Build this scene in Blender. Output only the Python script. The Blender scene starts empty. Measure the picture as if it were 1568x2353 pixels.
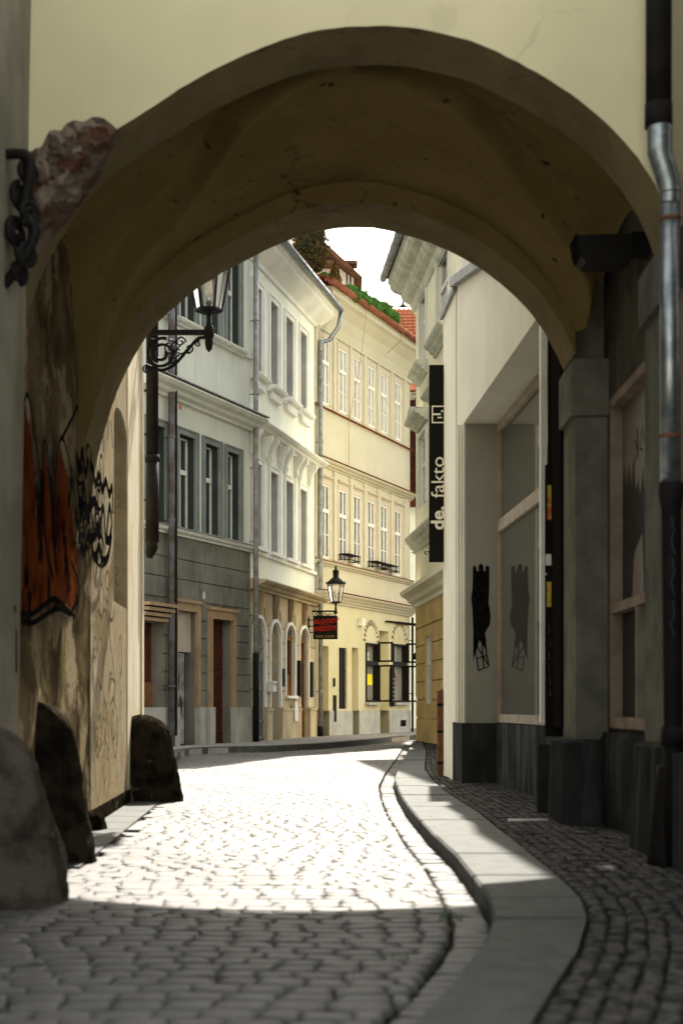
import bpy, math, random
from mathutils import Vector, noise
R = random.Random(7)
C = bpy.context.scene.collection
EYE = 0.85
def E(h): return EYE + h                      # height given relative to the eye
FPX, CX, HY = 3266.7, 784.0, 1622.0
def T(px): return (px - CX) / FPX
def W(px, py, Y): return Vector((T(px) * Y, Y, EYE + (HY - py) / FPX * Y))
LOC = {}
# ------------------------------------------------------------------ materials
MATS = {}
def srgb(r, g, b):
    f = lambda c: ((c / 255) / 12.92) if c / 255 <= .04045 else (((c / 255) + .055) / 1.055) ** 2.4
    return (f(r), f(g), f(b), 1)
def lin(r, g, b): return (r, g, b, 1)
def mat(name, c1, c2=None, scale=2.0, rough=.85, bump=.0, bscale=60, streak=0.0, streakc=None, spots=0.0,
        spotc=(.03, .025, .02, 1), spotscale=9, spec=.0, metal=0, emit=None, edge=(.42, .62), bdist=.004,
        crack=0.0, crackc=(.03, .025, .02, 1), crackscale=1.6, peel=0.0, peelc=None, peelscale=1.2, low=None):
    if name in MATS: return MATS[name]
    m = bpy.data.materials.new(name); m.use_nodes = True
    nt = m.node_tree; N = nt.nodes; L = nt.links
    b = N['Principled BSDF']
    b.inputs['Roughness'].default_value = rough
    b.inputs['Specular IOR Level'].default_value = spec
    b.inputs['Metallic'].default_value = metal
    tc = N.new('ShaderNodeTexCoord')
    col = None
    def mix(fac, a, bb):
        x = N.new('ShaderNodeMix'); x.data_type = 'RGBA'
        if isinstance(fac, float): x.inputs[0].default_value = fac
        else: L.new(fac, x.inputs[0])
        for i, v in ((6, a), (7, bb)):
            if isinstance(v, tuple): x.inputs[i].default_value = v
            else: L.new(v, x.inputs[i])
        return x.outputs[2]
    def nz(sc, det=6, vec=None, ramp=(.4, .65), r=.6):
        n = N.new('ShaderNodeTexNoise'); n.inputs['Scale'].default_value = sc
        n.inputs['Detail'].default_value = det; n.inputs['Roughness'].default_value = r
        L.new(vec or tc.outputs['Object'], n.inputs['Vector'])
        rp = N.new('ShaderNodeMapRange'); rp.inputs[1].default_value = ramp[0]; rp.inputs[2].default_value = ramp[1]
        L.new(n.outputs[0], rp.inputs[0]); return rp.outputs[0], n.outputs[0]
    col = c1
    if c2:
        f, _ = nz(scale, ramp=edge); col = mix(f, c1, c2)
    if streak > 0:
        mp = N.new('ShaderNodeMapping'); mp.inputs['Scale'].default_value = (6, 6, .7)
        L.new(tc.outputs['Object'], mp.inputs['Vector'])
        f, _ = nz(1.0, vec=mp.outputs[0], ramp=(.5, .75))
        mm = N.new('ShaderNodeMath'); mm.operation = 'MULTIPLY'; mm.inputs[1].default_value = streak; L.new(f, mm.inputs[0])
        col = mix(mm.outputs[0], col, streakc or (.035, .028, .02, 1))
    if peel > 0:
        f, _ = nz(peelscale, ramp=(.52, .55), det=10, r=.7)
        mm = N.new('ShaderNodeMath'); mm.operation = 'MULTIPLY'; mm.inputs[1].default_value = peel; L.new(f, mm.inputs[0])
        col = mix(mm.outputs[0], col, peelc)
    if crack > 0:
        nn = N.new('ShaderNodeTexNoise'); nn.inputs['Scale'].default_value = 3; nn.inputs['Detail'].default_value = 6; L.new(tc.outputs['Object'], nn.inputs['Vector'])
        va = N.new('ShaderNodeVectorMath'); va.operation = 'MULTIPLY_ADD'; va.inputs[1].default_value = (.5, .5, .5); L.new(nn.outputs['Color'], va.inputs[0]); L.new(tc.outputs['Object'], va.inputs[2])
        vo = N.new('ShaderNodeTexVoronoi'); vo.feature = 'DISTANCE_TO_EDGE'; vo.inputs['Scale'].default_value = crackscale; L.new(va.outputs[0], vo.inputs['Vector'])
        mr = N.new('ShaderNodeMapRange'); mr.inputs[1].default_value = 0; mr.inputs[2].default_value = .012; mr.inputs[3].default_value = 1; mr.inputs[4].default_value = 0; L.new(vo.outputs['Distance'], mr.inputs[0])
        f, _ = nz(1.4, ramp=(.5, .6))
        m1 = N.new('ShaderNodeMath'); m1.operation = 'MULTIPLY'; L.new(f, m1.inputs[0]); L.new(mr.outputs[0], m1.inputs[1])
        m2 = N.new('ShaderNodeMath'); m2.operation = 'MULTIPLY'; m2.inputs[1].default_value = crack; L.new(m1.outputs[0], m2.inputs[0])
        col = mix(m2.outputs[0], col, crackc)
    if spots > 0:
        f, _ = nz(spotscale, ramp=(.66, .72), det=3)
        mm = N.new('ShaderNodeMath'); mm.operation = 'MULTIPLY'; mm.inputs[1].default_value = spots; L.new(f, mm.inputs[0])
        col = mix(mm.outputs[0], col, spotc)
    if isinstance(col, tuple): b.inputs['Base Color'].default_value = col
    else: L.new(col, b.inputs['Base Color'])
    if bump > 0:
        _, n = nz(bscale, det=8)
        bp = N.new('ShaderNodeBump'); bp.inputs['Strength'].default_value = bump; bp.inputs['Distance'].default_value = bdist
        L.new(n, bp.inputs['Height']); L.new(bp.outputs[0], b.inputs['Normal'])
    if emit:
        b.inputs['Emission Color'].default_value = emit[0]; b.inputs['Emission Strength'].default_value = emit[1]
    MATS[name] = m
    return m
def glassmat(name, tint=(.03, .035, .035, 1), rough=.04, wav=.0, ior=1.6):
    m = mat(name, tint, rough=rough, spec=.5, bump=wav, bscale=3, bdist=.01)
    m.node_tree.nodes['Principled BSDF'].inputs['IOR'].default_value = ior
    return m
def clearglass(name):
    m = bpy.data.materials.new(name); m.use_nodes = True
    b = m.node_tree.nodes['Principled BSDF']
    b.inputs['Transmission Weight'].default_value = .9; b.inputs['Roughness'].default_value = .08
    b.inputs['Base Color'].default_value = (.95, .95, .92, 1); b.inputs['IOR'].default_value = 1.1
    return m
M = dict(
    arch=mat('cream_front_plaster', lin(0.5676, 0.5246, 0.344), lin(0.4558, 0.43, 0.2838), 1.1, .9, .25, 90, streak=.08, streakc=lin(.4, .36, .25), crack=.35, crackc=lin(.3, .26, .16), crackscale=.7, spots=.3, spotc=lin(.4, .36, .25), spotscale=3, edge=(.3, .8)),
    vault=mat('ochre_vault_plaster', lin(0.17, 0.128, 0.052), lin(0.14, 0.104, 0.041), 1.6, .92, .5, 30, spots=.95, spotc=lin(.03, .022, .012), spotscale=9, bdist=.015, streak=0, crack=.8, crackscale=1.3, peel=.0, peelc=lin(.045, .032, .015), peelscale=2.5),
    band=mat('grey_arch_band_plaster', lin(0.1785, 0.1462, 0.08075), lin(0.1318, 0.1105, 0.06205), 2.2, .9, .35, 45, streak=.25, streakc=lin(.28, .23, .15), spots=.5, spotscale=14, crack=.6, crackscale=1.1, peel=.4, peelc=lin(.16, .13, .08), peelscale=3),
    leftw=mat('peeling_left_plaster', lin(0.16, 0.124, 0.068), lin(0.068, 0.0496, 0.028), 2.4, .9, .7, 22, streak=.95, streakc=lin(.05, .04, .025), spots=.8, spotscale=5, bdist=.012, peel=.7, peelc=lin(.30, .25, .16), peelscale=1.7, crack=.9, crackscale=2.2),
    leftlow=mat('brown_worn_plaster', lin(0.17, 0.095, 0.04), lin(0.11, 0.07, 0.03), 2, .9, .6, 22, streak=.6, streakc=lin(.10, .07, .04), bdist=.01),
    outer=mat('pale_corner_plaster', lin(0.389, 0.3441, 0.2468), lin(0.2842, 0.2319, 0.1496), 2.2, .9, .5, 24, streak=.75, streakc=lin(.22, .16, .09), bdist=.01, peel=.6, peelc=lin(.40, .31, .18), peelscale=2.3, crack=.7, crackscale=2.5, spots=.6, spotc=lin(.12, .08, .05), spotscale=6),
    niche=mat('tan_niche_plaster', lin(0.3, 0.23, 0.1), lin(0.25, 0.19, 0.09), 3, .9, .3, 30),
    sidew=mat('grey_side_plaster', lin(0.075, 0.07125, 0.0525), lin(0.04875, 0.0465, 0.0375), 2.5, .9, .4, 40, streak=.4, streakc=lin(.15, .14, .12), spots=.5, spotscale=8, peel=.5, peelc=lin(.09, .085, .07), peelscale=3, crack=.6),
    plinth=mat('dark_grey_plinth', lin(0.0336, 0.0344, 0.0336), lin(0.0208, 0.0224, 0.0216), 3, .85, .5, 40, streak=.3, streakc=lin(.2, .19, .17)),
    pier=mat('pale_pier_plaster', lin(0.1474, 0.1422, 0.1137), lin(0.1, 0.09898, 0.08424), 3, .9, .3, 50, streak=.25, streakc=lin(.25, .23, .18), peel=.3, peelc=lin(.08, .077, .062), peelscale=4),
    brick=mat('exposed_rubble_brick', lin(0.34, 0.26, 0.21), lin(0.16, 0.1, 0.075), 9, .95, 1, 40, spots=.7, spotc=lin(.5, .45, .4), spotscale=12, bdist=.02, edge=(.45, .52)),
    stone=mat('mossy_guard_stone', lin(0.028, 0.0232, 0.016), lin(0.008, 0.0068, 0.0048), 7, .95, 1, 28, spots=.5, spotc=lin(.28, .22, .14), spotscale=5, bdist=.02),
    sett=mat('granite_road_setts', lin(0.0966, 0.09384, 0.09016), lin(0.07636, 0.0736, 0.07084), 7, .6, .2, 70, spec=.10, spots=.3, spotc=lin(.12, .11, .1), spotscale=16),
    sett2=mat('granite_mosaic_setts', lin(0.0595, 0.0561, 0.051), lin(0.02295, 0.0221, 0.0204), 16, .8, .4, 80, spec=.05, edge=(.46, .54)),
    kerb=mat('granite_kerb_slabs', lin(0.066, 0.06864, 0.06424), lin(0.0484, 0.05104, 0.04752), 9, .7, .35, 160, spec=.06, spots=.3, spotscale=90, spotc=lin(.15, .15, .14)),
    dirt=mat('joint_dirt', lin(0.02, 0.018, 0.014), lin(0.035, 0.03, 0.02), 8, .95, .5, 40),
    pave=mat('far_pavement', lin(.26, .25, .23), lin(.2, .19, .18), 5, .8, .4, 20),
    agrey=mat('house_a_grey_green_plaster', lin(0.66, 0.68, 0.63), lin(0.6, 0.625, 0.58), 1.0, .9, .2, 60, streak=.3, streakc=lin(.25, .26, .22)),
    agreydk=mat('house_a_surround_paint', lin(0.22, 0.245, 0.23), lin(0.17, 0.19, 0.18), 2, .85, .15, 60),
    abase=mat('house_a_rusticated_base', lin(0.1827, 0.1827, 0.1566), lin(0.1218, 0.1218, 0.1087), 1.4, .9, .3, 40, streak=.45, streakc=lin(.33, .31, .26)),
    sandst=mat('sandstone_door_surround', lin(0.36, 0.261, 0.162), lin(0.27, 0.198, 0.126), 3, .9, .3, 40, streak=.3, streakc=lin(.2, .14, .08)),
    bwhite=mat('house_b_white_plaster', lin(0.82, 0.83, 0.75), lin(0.76, 0.78, 0.68), 1.2, .9, .2, 60, streak=.25, streakc=lin(.45, .46, .36)),
    btrim=mat('house_b_trim', lin(0.8, 0.8, 0.75), lin(0.7, 0.7, 0.66), 2, .85),
    brec=mat('house_b_blind_pane', lin(0.4, 0.4, 0.4), lin(0.34, 0.34, 0.34), 2, .7),
    bbase=mat('house_b_ground_floor_plaster', lin(0.513, 0.4465, 0.3135), lin(0.399, 0.3277, 0.209), 1.4, .9, .3, 40, streak=.3, streakc=lin(.32, .27, .18)),
    ccream=mat('house_c_cream_plaster', lin(0.535, 0.51, 0.405), lin(0.5, 0.475, 0.36), .9, .9, .2, 60, streak=.2, streakc=lin(.6, .48, .28)),
    cyel=mat('house_c_yellow_plaster', lin(0.56, 0.53, 0.37), lin(0.52, 0.48, 0.3), .9, .9, .2, 60, streak=.15, streakc=lin(.6, .5, .3)),
    cgrey=mat('house_c_grey_base', lin(0.42, 0.42, 0.39), lin(0.33, 0.33, 0.31), 2, .9, .3, 40, streak=.3),
    cpeach=mat('house_c_peach_surround', lin(0.54, 0.48, 0.39), lin(0.5, 0.44, 0.34), 2, .9),
    white=mat('white_window_paint', lin(.74, .73, .68), lin(.66, .65, .6), 5, .5),
    dyel=mat('house_d_yellow_plaster', lin(0.8, 0.76, 0.56), lin(0.74, 0.69, 0.48), 1.1, .9, .2, 50, streak=.25, streakc=lin(.5, .44, .28)),
    dcorn=mat('house_d_weathered_cornice', lin(0.6, 0.6, 0.48), lin(0.46, 0.46, 0.37), 3, .9, .2, 50, streak=.3),
    doch=mat('house_d_ochre_base', lin(0.589, 0.437, 0.19), lin(0.494, 0.3515, 0.1425), 1.5, .9, .4, 40, streak=.5, streakc=lin(.25, .2, .12), spots=.8, spotc=lin(.5, .46, .4), spotscale=2.2),
    swall=mat('shop_white_plaster', lin(0.58, 0.565, 0.48), lin(0.52, 0.505, 0.425), 1.0, .9, .2, 60, streak=.2, streakc=lin(.46, .43, .36)),
    srev=mat('shop_reveal_grey', lin(0.276, 0.276, 0.2346), lin(0.2392, 0.2392, 0.2024), 1.5, .9, .2, 60),
    pane=glassmat('window_pane', (.035, .045, .045, 1), .05, .15, 1.7),
    paneB=glassmat('bright_pane', (.26, .26, .23, 1), .08, .15, 1.9),
    shopg=glassmat('shop_window_glass', (.05, .05, .042, 1), .015, .04, 5.0),
    black=mat('black_painted_iron', lin(0.0056, 0.0056, 0.0056), lin(0.0098, 0.0084, 0.007), 12, .6, .3, 60, spec=.12),
    castiron=mat('cast_iron_pipe', lin(0.007, 0.0063, 0.0063), lin(0.014, 0.0112, 0.0091), 8, .7, .3, 40, spec=.1),
    galv=mat('galvanised_pipe', lin(0.3, 0.33, 0.34), lin(0.18, 0.21, 0.22), 14, .36, .1, 40, metal=.8, streak=.5, streakc=lin(.22, .22, .2)),
    zinc=mat('weathered_zinc', lin(.30, .31, .31), lin(.2, .2, .2), 8, .5, .2, 40, metal=.3),
    rust=mat('rusty_steel', lin(.16, .07, .035), lin(.09, .05, .03), 6, .8, .5, 40),
    copper=mat('brown_gutter_paint', lin(.26, .10, .06), lin(.17, .07, .045), 4, .6),
    dark=mat('dark_interior', lin(.012, .01, .009), None, rough=.9),
    wood=mat('dark_red_wood', lin(.09, .03, .018), lin(.05, .02, .012), 6, .6, .3, 30, streak=.4),
    woodbr=mat('brown_varnished_wood', lin(.22, .10, .045), lin(.15, .07, .03), 6, .55, .3, 30),
    orange=mat('orange_door_paint', lin(.55, .28, .05), lin(.45, .2, .04), 4, .6),
    tin=mat('scuffed_grey_door', lin(0.36, 0.36, 0.35), lin(0.08, 0.09, 0.1), 2.4, .7, .4, 30, streak=.6, streakc=lin(.05, .05, .06)),
    panelp=mat('pale_door_panel', lin(.50, .44, .38), lin(.42, .36, .3), 2, .8, streak=.3, streakc=lin(.3, .24, .2)),
    tile=mat('orange_roof_tile', lin(0.5, 0.19, 0.1), lin(0.38, 0.13, 0.07), 5, .85, .3, 40),
    tiledk=mat('brown_roof_tile', lin(0.16, 0.085, 0.05), lin(0.1, 0.055, 0.035), 4, .9),
    leafdk=mat('dark_conifer_leaf', lin(.035, .045, .02), lin(.09, .065, .03), 1.8, .8),
    leafol=mat('olive_conifer_leaf', lin(.12, .10, .03), lin(.09, .055, .02), 3, .8),
    leafgr=mat('fresh_conifer_leaf', lin(.05, .13, .03), lin(.09, .2, .05), 4, .8),
    bark=mat('bark', lin(.09, .06, .04), None, rough=.9),
    red=mat('red_graffiti_paint', lin(0.065, 0.011, 0.005), lin(0.1, 0.028, 0.01), 2.5, 1, streak=.5, streakc=lin(.02, .006, .004), spots=.6, spotscale=4),
    redor=mat('orange_graffiti_paint', lin(0.115, 0.034, 0.01), lin(0.075, 0.017, 0.006), 3.5, 1, streak=.6, streakc=lin(.04, .012, .006), spots=.5, spotscale=6),
    blackp=mat('black_spray_paint', lin(0.004, 0.004, 0.005), lin(0.012, 0.011, 0.01), 20, 1, spec=0),
    bluep=mat('blue_spray_paint', lin(.03, .09, .13), None, rough=.8),
    brownp=mat('brown_marker_paint', lin(.09, .055, .03), lin(.2, .14, .08), 9, .8),
    signblk=mat('black_sign_board', lin(.012, .012, .01), None, rough=.55),
    signtxt=mat('cream_sign_lettering', lin(.72, .70, .58), None, rough=.7),
    redtxt=mat('red_sign_lettering', lin(0.3, 0.018, 0.01), None, rough=.7),
    yeltxt=mat('ochre_sign_lettering', lin(0.2, 0.14, 0.05), None, rough=.7),
    yellow=mat('yellow_poster_paper', lin(.85, .75, .05), None, rough=.7),
    redpl=mat('red_street_plate', lin(.45, .06, .04), None, rough=.5),
    panepatch=mat('pinkish_pane_patch', lin(0.16, 0.12, 0.088), lin(0.096, 0.0736, 0.056), 2, .25, streak=.3, spec=.5),
    frameb=mat('beige_frame_paint', lin(0.306, 0.27, 0.216), lin(0.234, 0.207, 0.162), 6, .6, .1, 30, streak=.3, streakc=lin(.28, .2, .13)),
    lit=mat('paper_litter', lin(.7, .7, .66), None, rough=.8),
    sticker=mat('orange_sticker', lin(.5, .12, .05), lin(.5, .4, .06), 9, .6, edge=(.48, .52)),
    weed=mat('weed_leaf', lin(.05, .11, .03), lin(.08, .15, .04), 9, .8),
    clear=clearglass('lantern_glass'),
    areveal=mat('dark_reveal_lining', lin(.045, .06, .058), lin(.035, .045, .045), 2, .8),
    stone1=mat('weathered_near_stone', lin(0.09392, 0.08288, 0.06851), lin(0.03315, 0.02873, 0.02321), 5, .95, 1, 28, spots=.6, spotc=lin(.14, .12, .10), spotscale=6, bdist=.02),
    frame2=mat('passage_frame_paint', lin(0.2376, 0.1944, 0.1512), lin(0.1728, 0.1404, 0.108), 6, .6, .1, 30, streak=.3, streakc=lin(.2, .15, .1)),
    cornersun=mat('sunlit_corner_plaster', lin(0.703, 0.646, 0.513), lin(0.627, 0.551, 0.399), 2.2, .9, .4, 24, streak=.5, streakc=lin(.4, .3, .18)),
    nearw=mat('near_left_plaster', lin(0.24, 0.224, 0.176), lin(0.16, 0.152, 0.12), 1.5, .9, .3, 30, streak=.5, streakc=lin(.1, .09, .06)),
    pipegr=mat('stained_grey_pipe', lin(.14, .15, .16), lin(.08, .06, .05), 3, .6, .2, 40, streak=.6, streakc=lin(.06, .035, .025)),
    bouncepave=mat('bounce_paving', lin(0.55, 0.52, 0.46), lin(0.48, 0.45, 0.4), 2, .8),
)
# ------------------------------------------------------------------ mesh builder
class Fr:
    """a facade: u runs along the wall, n out of it, z up. Given as a line X = x0 + k (Y - y0)."""
    def __init__(s, x0, y0, k, side):
        s.x0, s.y0, s.k = x0, y0, k
        l = math.hypot(1, k); s.d = Vector((k / l, 1 / l, 0)); s.n = Vector((1 / l, -k / l, 0)) * side
        s.p0 = Vector((x0, y0, 0)); s.l = l
    def Y(s, px): t = T(px); return (s.x0 - s.k * s.y0) / (t - s.k)
    def u(s, px): return (s.Y(px) - s.y0) * s.l
    def pt(s, u, n, z): return s.p0 + s.d * u + s.n * n + Vector((0, 0, z))
class Ident:
    def pt(s, x, y, z): return Vector((x, y, z))
ID = Ident()
class MB:
    def __init__(s): s.v = []; s.f = []; s.sm = []
    def add(s, vs, fs, smooth=False):
        o = len(s.v); s.v += [Vector(v) for v in vs]
        for f in fs: s.f.append(tuple(i + o for i in f)); s.sm.append(smooth)
        return s
    def box(s, u0, u1, n0, n1, z0, z1, fr=ID):
        vs = [fr.pt(a, b, c) for c in (z0, z1) for b in (n0, n1) for a in (u0, u1)]
        return s.add(vs, [(0, 2, 3, 1), (4, 5, 7, 6), (0, 1, 5, 4), (2, 6, 7, 3), (0, 4, 6, 2), (1, 3, 7, 5)])
    def quad(s, a, b, c, d): return s.add([a, b, c, d], [(0, 1, 2, 3)])
    def prism(s, pts, off):
        """closed polygon pts (3D) swept by vector off"""
        n = len(pts); off = Vector(off)
        vs = list(pts) + [Vector(p) + off for p in pts]
        return s.add(vs, [tuple(range(n))[::-1], tuple(range(n, 2 * n))] + [(i, (i + 1) % n, n + (i + 1) % n, n + i) for i in range(n)])
    def sweep(s, prof, fr, u0, u1):
        """profile of (n,z) points, extruded along u"""
        n = len(prof)
        vs = [fr.pt(u0, a, b) for a, b in prof] + [fr.pt(u1, a, b) for a, b in prof]
        return s.add(vs, [tuple(range(n)), tuple(range(n, 2 * n))[::-1]] + [(i, i + n, (i + 1) % n + n, (i + 1) % n) for i in range(n)])
    def tube(s, pts, r, seg=8, cap=True):
        pts = [Vector(p) for p in pts]; n = len(pts); o = len(s.v)
        rs = r if isinstance(r, (list, tuple)) else [r] * n
        up = None
        for i, p in enumerate(pts):
            d = (pts[min(i + 1, n - 1)] - pts[max(i - 1, 0)]).normalized()
            if up is None:
                up = Vector((0, 0, 1)) if abs(d.z) < .9 else Vector((0, 1, 0))
            a = d.cross(up).normalized()
            if a.length < .1: a = Vector((1, 0, 0))
            b = a.cross(d).normalized(); up = b
            for k in range(seg):
                t = 2 * math.pi * k / seg
                s.v.append(p + (a * math.cos(t) + b * math.sin(t)) * rs[i])
        for i in range(n - 1):
            for k in range(seg):
                k2 = (k + 1) % seg
                s.f.append((o + i * seg + k, o + i * seg + k2, o + (i + 1) * seg + k2, o + (i + 1) * seg + k)); s.sm.append(True)
        if cap:
            s.f.append(tuple(o + k for k in range(seg))[::-1]); s.sm.append(False)
            s.f.append(tuple(o + (n - 1) * seg + k for k in range(seg))); s.sm.append(False)
        return s
    def lathe(s, c, prof, seg=16, smooth=True, rot=0):
        """prof of (r,z) about a vertical axis through c"""
        o = len(s.v); c = Vector(c)
        for r, z in prof:
            for k in range(seg):
                t = 2 * math.pi * k / seg + rot
                s.v.append(c + Vector((r * math.cos(t), r * math.sin(t), z)))
        for i in range(len(prof) - 1):
            for k in range(seg):
                k2 = (k + 1) % seg
                s.f.append((o + i * seg + k, o + i * seg + k2, o + (i + 1) * seg + k2, o + (i + 1) * seg + k)); s.sm.append(smooth)
        s.f.append(tuple(o + k for k in range(seg))[::-1]); s.sm.append(False)
        s.f.append(tuple(o + (len(prof) - 1) * seg + k for k in range(seg))); s.sm.append(False)
        return s
    def ribbon(s, pts, w, nrm, th=.0012):
        """flat painted stroke lying on a wall whose outward normal is nrm"""
        nrm = Vector(nrm).normalized(); pts = [Vector(p) for p in pts]; n = len(pts)
        L, Rr = [], []
        for i, p in enumerate(pts):
            d = (pts[min(i + 1, n - 1)] - pts[max(i - 1, 0)])
            if d.length < 1e-6: d = Vector((0, 0, 1))
            a = d.normalized().cross(nrm).normalized()
            ww = (w[i] if isinstance(w, (list, tuple)) else w) * .5
            L.append(p + a * ww + nrm * th); Rr.append(p - a * ww + nrm * th)
        return s.add(L + Rr, [(i, i + 1, n + i + 1, n + i) for i in range(n - 1)])
    def wall(s, fr, u0, u1, z0, z1, ops, depth=.25, n=0.0, deps=None):
        """wall face with rectangular / arched openings (u0,u1,z0,z1[,rise]) and their reveals"""
        us = sorted({u0, u1} | {o[0] for o in ops} | {o[1] for o in ops})
        zs = sorted({z0, z1} | {o[2] for o in ops} | {o[3] for o in ops})
        us = [u for u in us if u0 <= u <= u1]; zs = [z for z in zs if z0 <= z <= z1]
        for i in range(len(us) - 1):
            for j in range(len(zs) - 1):
                a, b, c, d = us[i], us[i + 1], zs[j], zs[j + 1]
                m, q = (a + b) / 2, (c + d) / 2
                if any(o[0] < m < o[1] and o[2] < q < o[3] for o in ops): continue
                s.quad(fr.pt(a, n, c), fr.pt(b, n, c), fr.pt(b, n, d), fr.pt(a, n, d))
        for o in ops:
            a, b, c, d = o[:4]; dd = deps[ops.index(o)] if deps else depth; nb = n - dd
            rise = o[4] if len(o) > 4 else 0
            zt = d - rise
            s.quad(fr.pt(a, n, c), fr.pt(a, nb, c), fr.pt(a, nb, zt), fr.pt(a, n, zt))
            s.quad(fr.pt(b, n, c), fr.pt(b, n, zt), fr.pt(b, nb, zt), fr.pt(b, nb, c))
            s.quad(fr.pt(a, n, c), fr.pt(b, n, c), fr.pt(b, nb, c), fr.pt(a, nb, c))
            if not rise: s.quad(fr.pt(a, n, d), fr.pt(a, nb, d), fr.pt(b, nb, d), fr.pt(b, n, d))
            else:
                K = 12; arc = [((a + b) / 2 - (b - a) / 2 * math.cos(math.pi * k / K), zt + rise * math.sin(math.pi * k / K)) for k in range(K + 1)]
                for k in range(K):
                    p, q = arc[k], arc[k + 1]
                    s.quad(fr.pt(p[0], n, p[1]), fr.pt(q[0], n, q[1]), fr.pt(q[0], n, d), fr.pt(p[0], n, d))
                    s.quad(fr.pt(p[0], n, p[1]), fr.pt(p[0], nb, p[1]), fr.pt(q[0], nb, q[1]), fr.pt(q[0], n, q[1]))
        return s
    def build(s, name, m, parent=None, smooth=None):
        off = LOC.get(parent.name, Vector()) if parent else Vector()
        me = bpy.data.meshes.new(name)
        me.from_pydata([tuple(v - off) for v in s.v], [], s.f)
        me.polygons.foreach_set('use_smooth', [bool(x) if smooth is None else smooth for x in s.sm])
        me.materials.append(M[m] if isinstance(m, str) else m); me.update()
        o = bpy.data.objects.new(name, me); C.objects.link(o)
        if parent: o.parent = parent
        LOC[o.name] = off.copy()
        return o
def tag(o, label=None, cat=None, group=None, kind=None):
    if label: o['label'] = label
    if cat: o['category'] = cat
    if group: o['group'] = group
    if kind: o['kind'] = kind
    return o
def thing(name, label, cat, loc, group=None):
    o = bpy.data.objects.new(name, None); C.objects.link(o); o.location = loc; o.empty_display_size = .2
    LOC[o.name] = Vector(loc)
    return tag(o, label, cat, group)
def text(name, body, m, parent, org, ux, uy, size, ext=.004, bold=0, align='CENTER', sx=1):
    """lettering: ux is the reading direction, uy the up direction of the letters"""
    cu = bpy.data.curves.new(name, 'FONT'); cu.body = body; cu.size = size; cu.extrude = ext
    cu.align_x = align; cu.align_y = 'CENTER'; cu.offset = bold; cu.resolution_u = 3
    tmp = bpy.data.objects.new('tmp', cu); C.objects.link(tmp)
    dg = bpy.context.evaluated_depsgraph_get()
    me = bpy.data.meshes.new_from_object(tmp.evaluated_get(dg))
    bpy.data.objects.remove(tmp)
    ux = Vector(ux).normalized(); uy = Vector(uy).normalized(); un = ux.cross(uy)
    off = LOC.get(parent.name, Vector())
    for v in me.vertices: v.co = Vector(org) + ux * v.co.x * sx + uy * v.co.y + un * v.co.z - off
    me.materials.clear(); me.materials.append(M[m])
    o = bpy.data.objects.new(name, me); C.objects.link(o); o.parent = parent; LOC[o.name] = off.copy()
    return o
def interp(tab, t):
    if t <= tab[0][0]: return tab[0][1]
    for (a, b), (c, d) in zip(tab, tab[1:]):
        if t <= c: return b + (d - b) * (t - a) / (c - a)
    return tab[-1][1]
def catmull(pts, n=8):
    out = []; P = [pts[0]] + list(pts) + [pts[-1]]
    for i in range(1, len(P) - 2):
        for k in range(n):
            t = k / n; a, b, c, d = P[i - 1], P[i], P[i + 1], P[i + 2]
            out.append(tuple(.5 * ((2 * b[j]) + (c[j] - a[j]) * t + (2 * a[j] - 5 * b[j] + 4 * c[j] - d[j]) * t * t + (3 * b[j] - a[j] - 3 * c[j] + d[j]) * t ** 3) for j in range(len(b))))
    out.append(tuple(pts[-1])); return out
# ------------------------------------------------------------------ ground plan
KOUT = [(-1.5, -.95), (1.0, -.42), (2.4, -.08), (3.445, .164), (4.0, .31), (4.675, .466), (5.15, .55), (5.6, .59), (6.16, .60), (7.44, .596), (8.73, .55), (11, .515), (13, .52), (15, .555), (17.6, .69), (22.3, 1.0), (30.3, 1.50), (32.2, 1.62), (33.2, 2.4), (33.6, 5)]
KIN = [(-1.5, -.65), (1.0, -.13), (2.4, .21), (3.445, .46), (4.5, .75), (5.2, .90), (5.74, .965), (6.48, .985), (7.79, .99), (10.35, 1.0), (13, .94), (15, .95), (17.6, 1.03), (24.4, 1.45), (30.3, 1.72), (32.2, 1.75)]
KLEFT = [(13.9, -2.2), (19.9, -2.37), (22.5, -2.60), (24.4, -2.66), (25.4, -2.45), (26.0, -1.95), (26.6, -1.2), (28.8, -.21), (32, .75), (36, 1.83), (39, 3.2), (41, 6)]
def lwall(Y): return -1.62 - .045 * (Y - 7)
def road_l(Y): return lwall(Y) + .02 if Y < 13.9 else interp(KLEFT, Y)
def road_r(Y): return interp(KOUT, Y) - .01
SW = .08                                               # right pavement height
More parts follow.
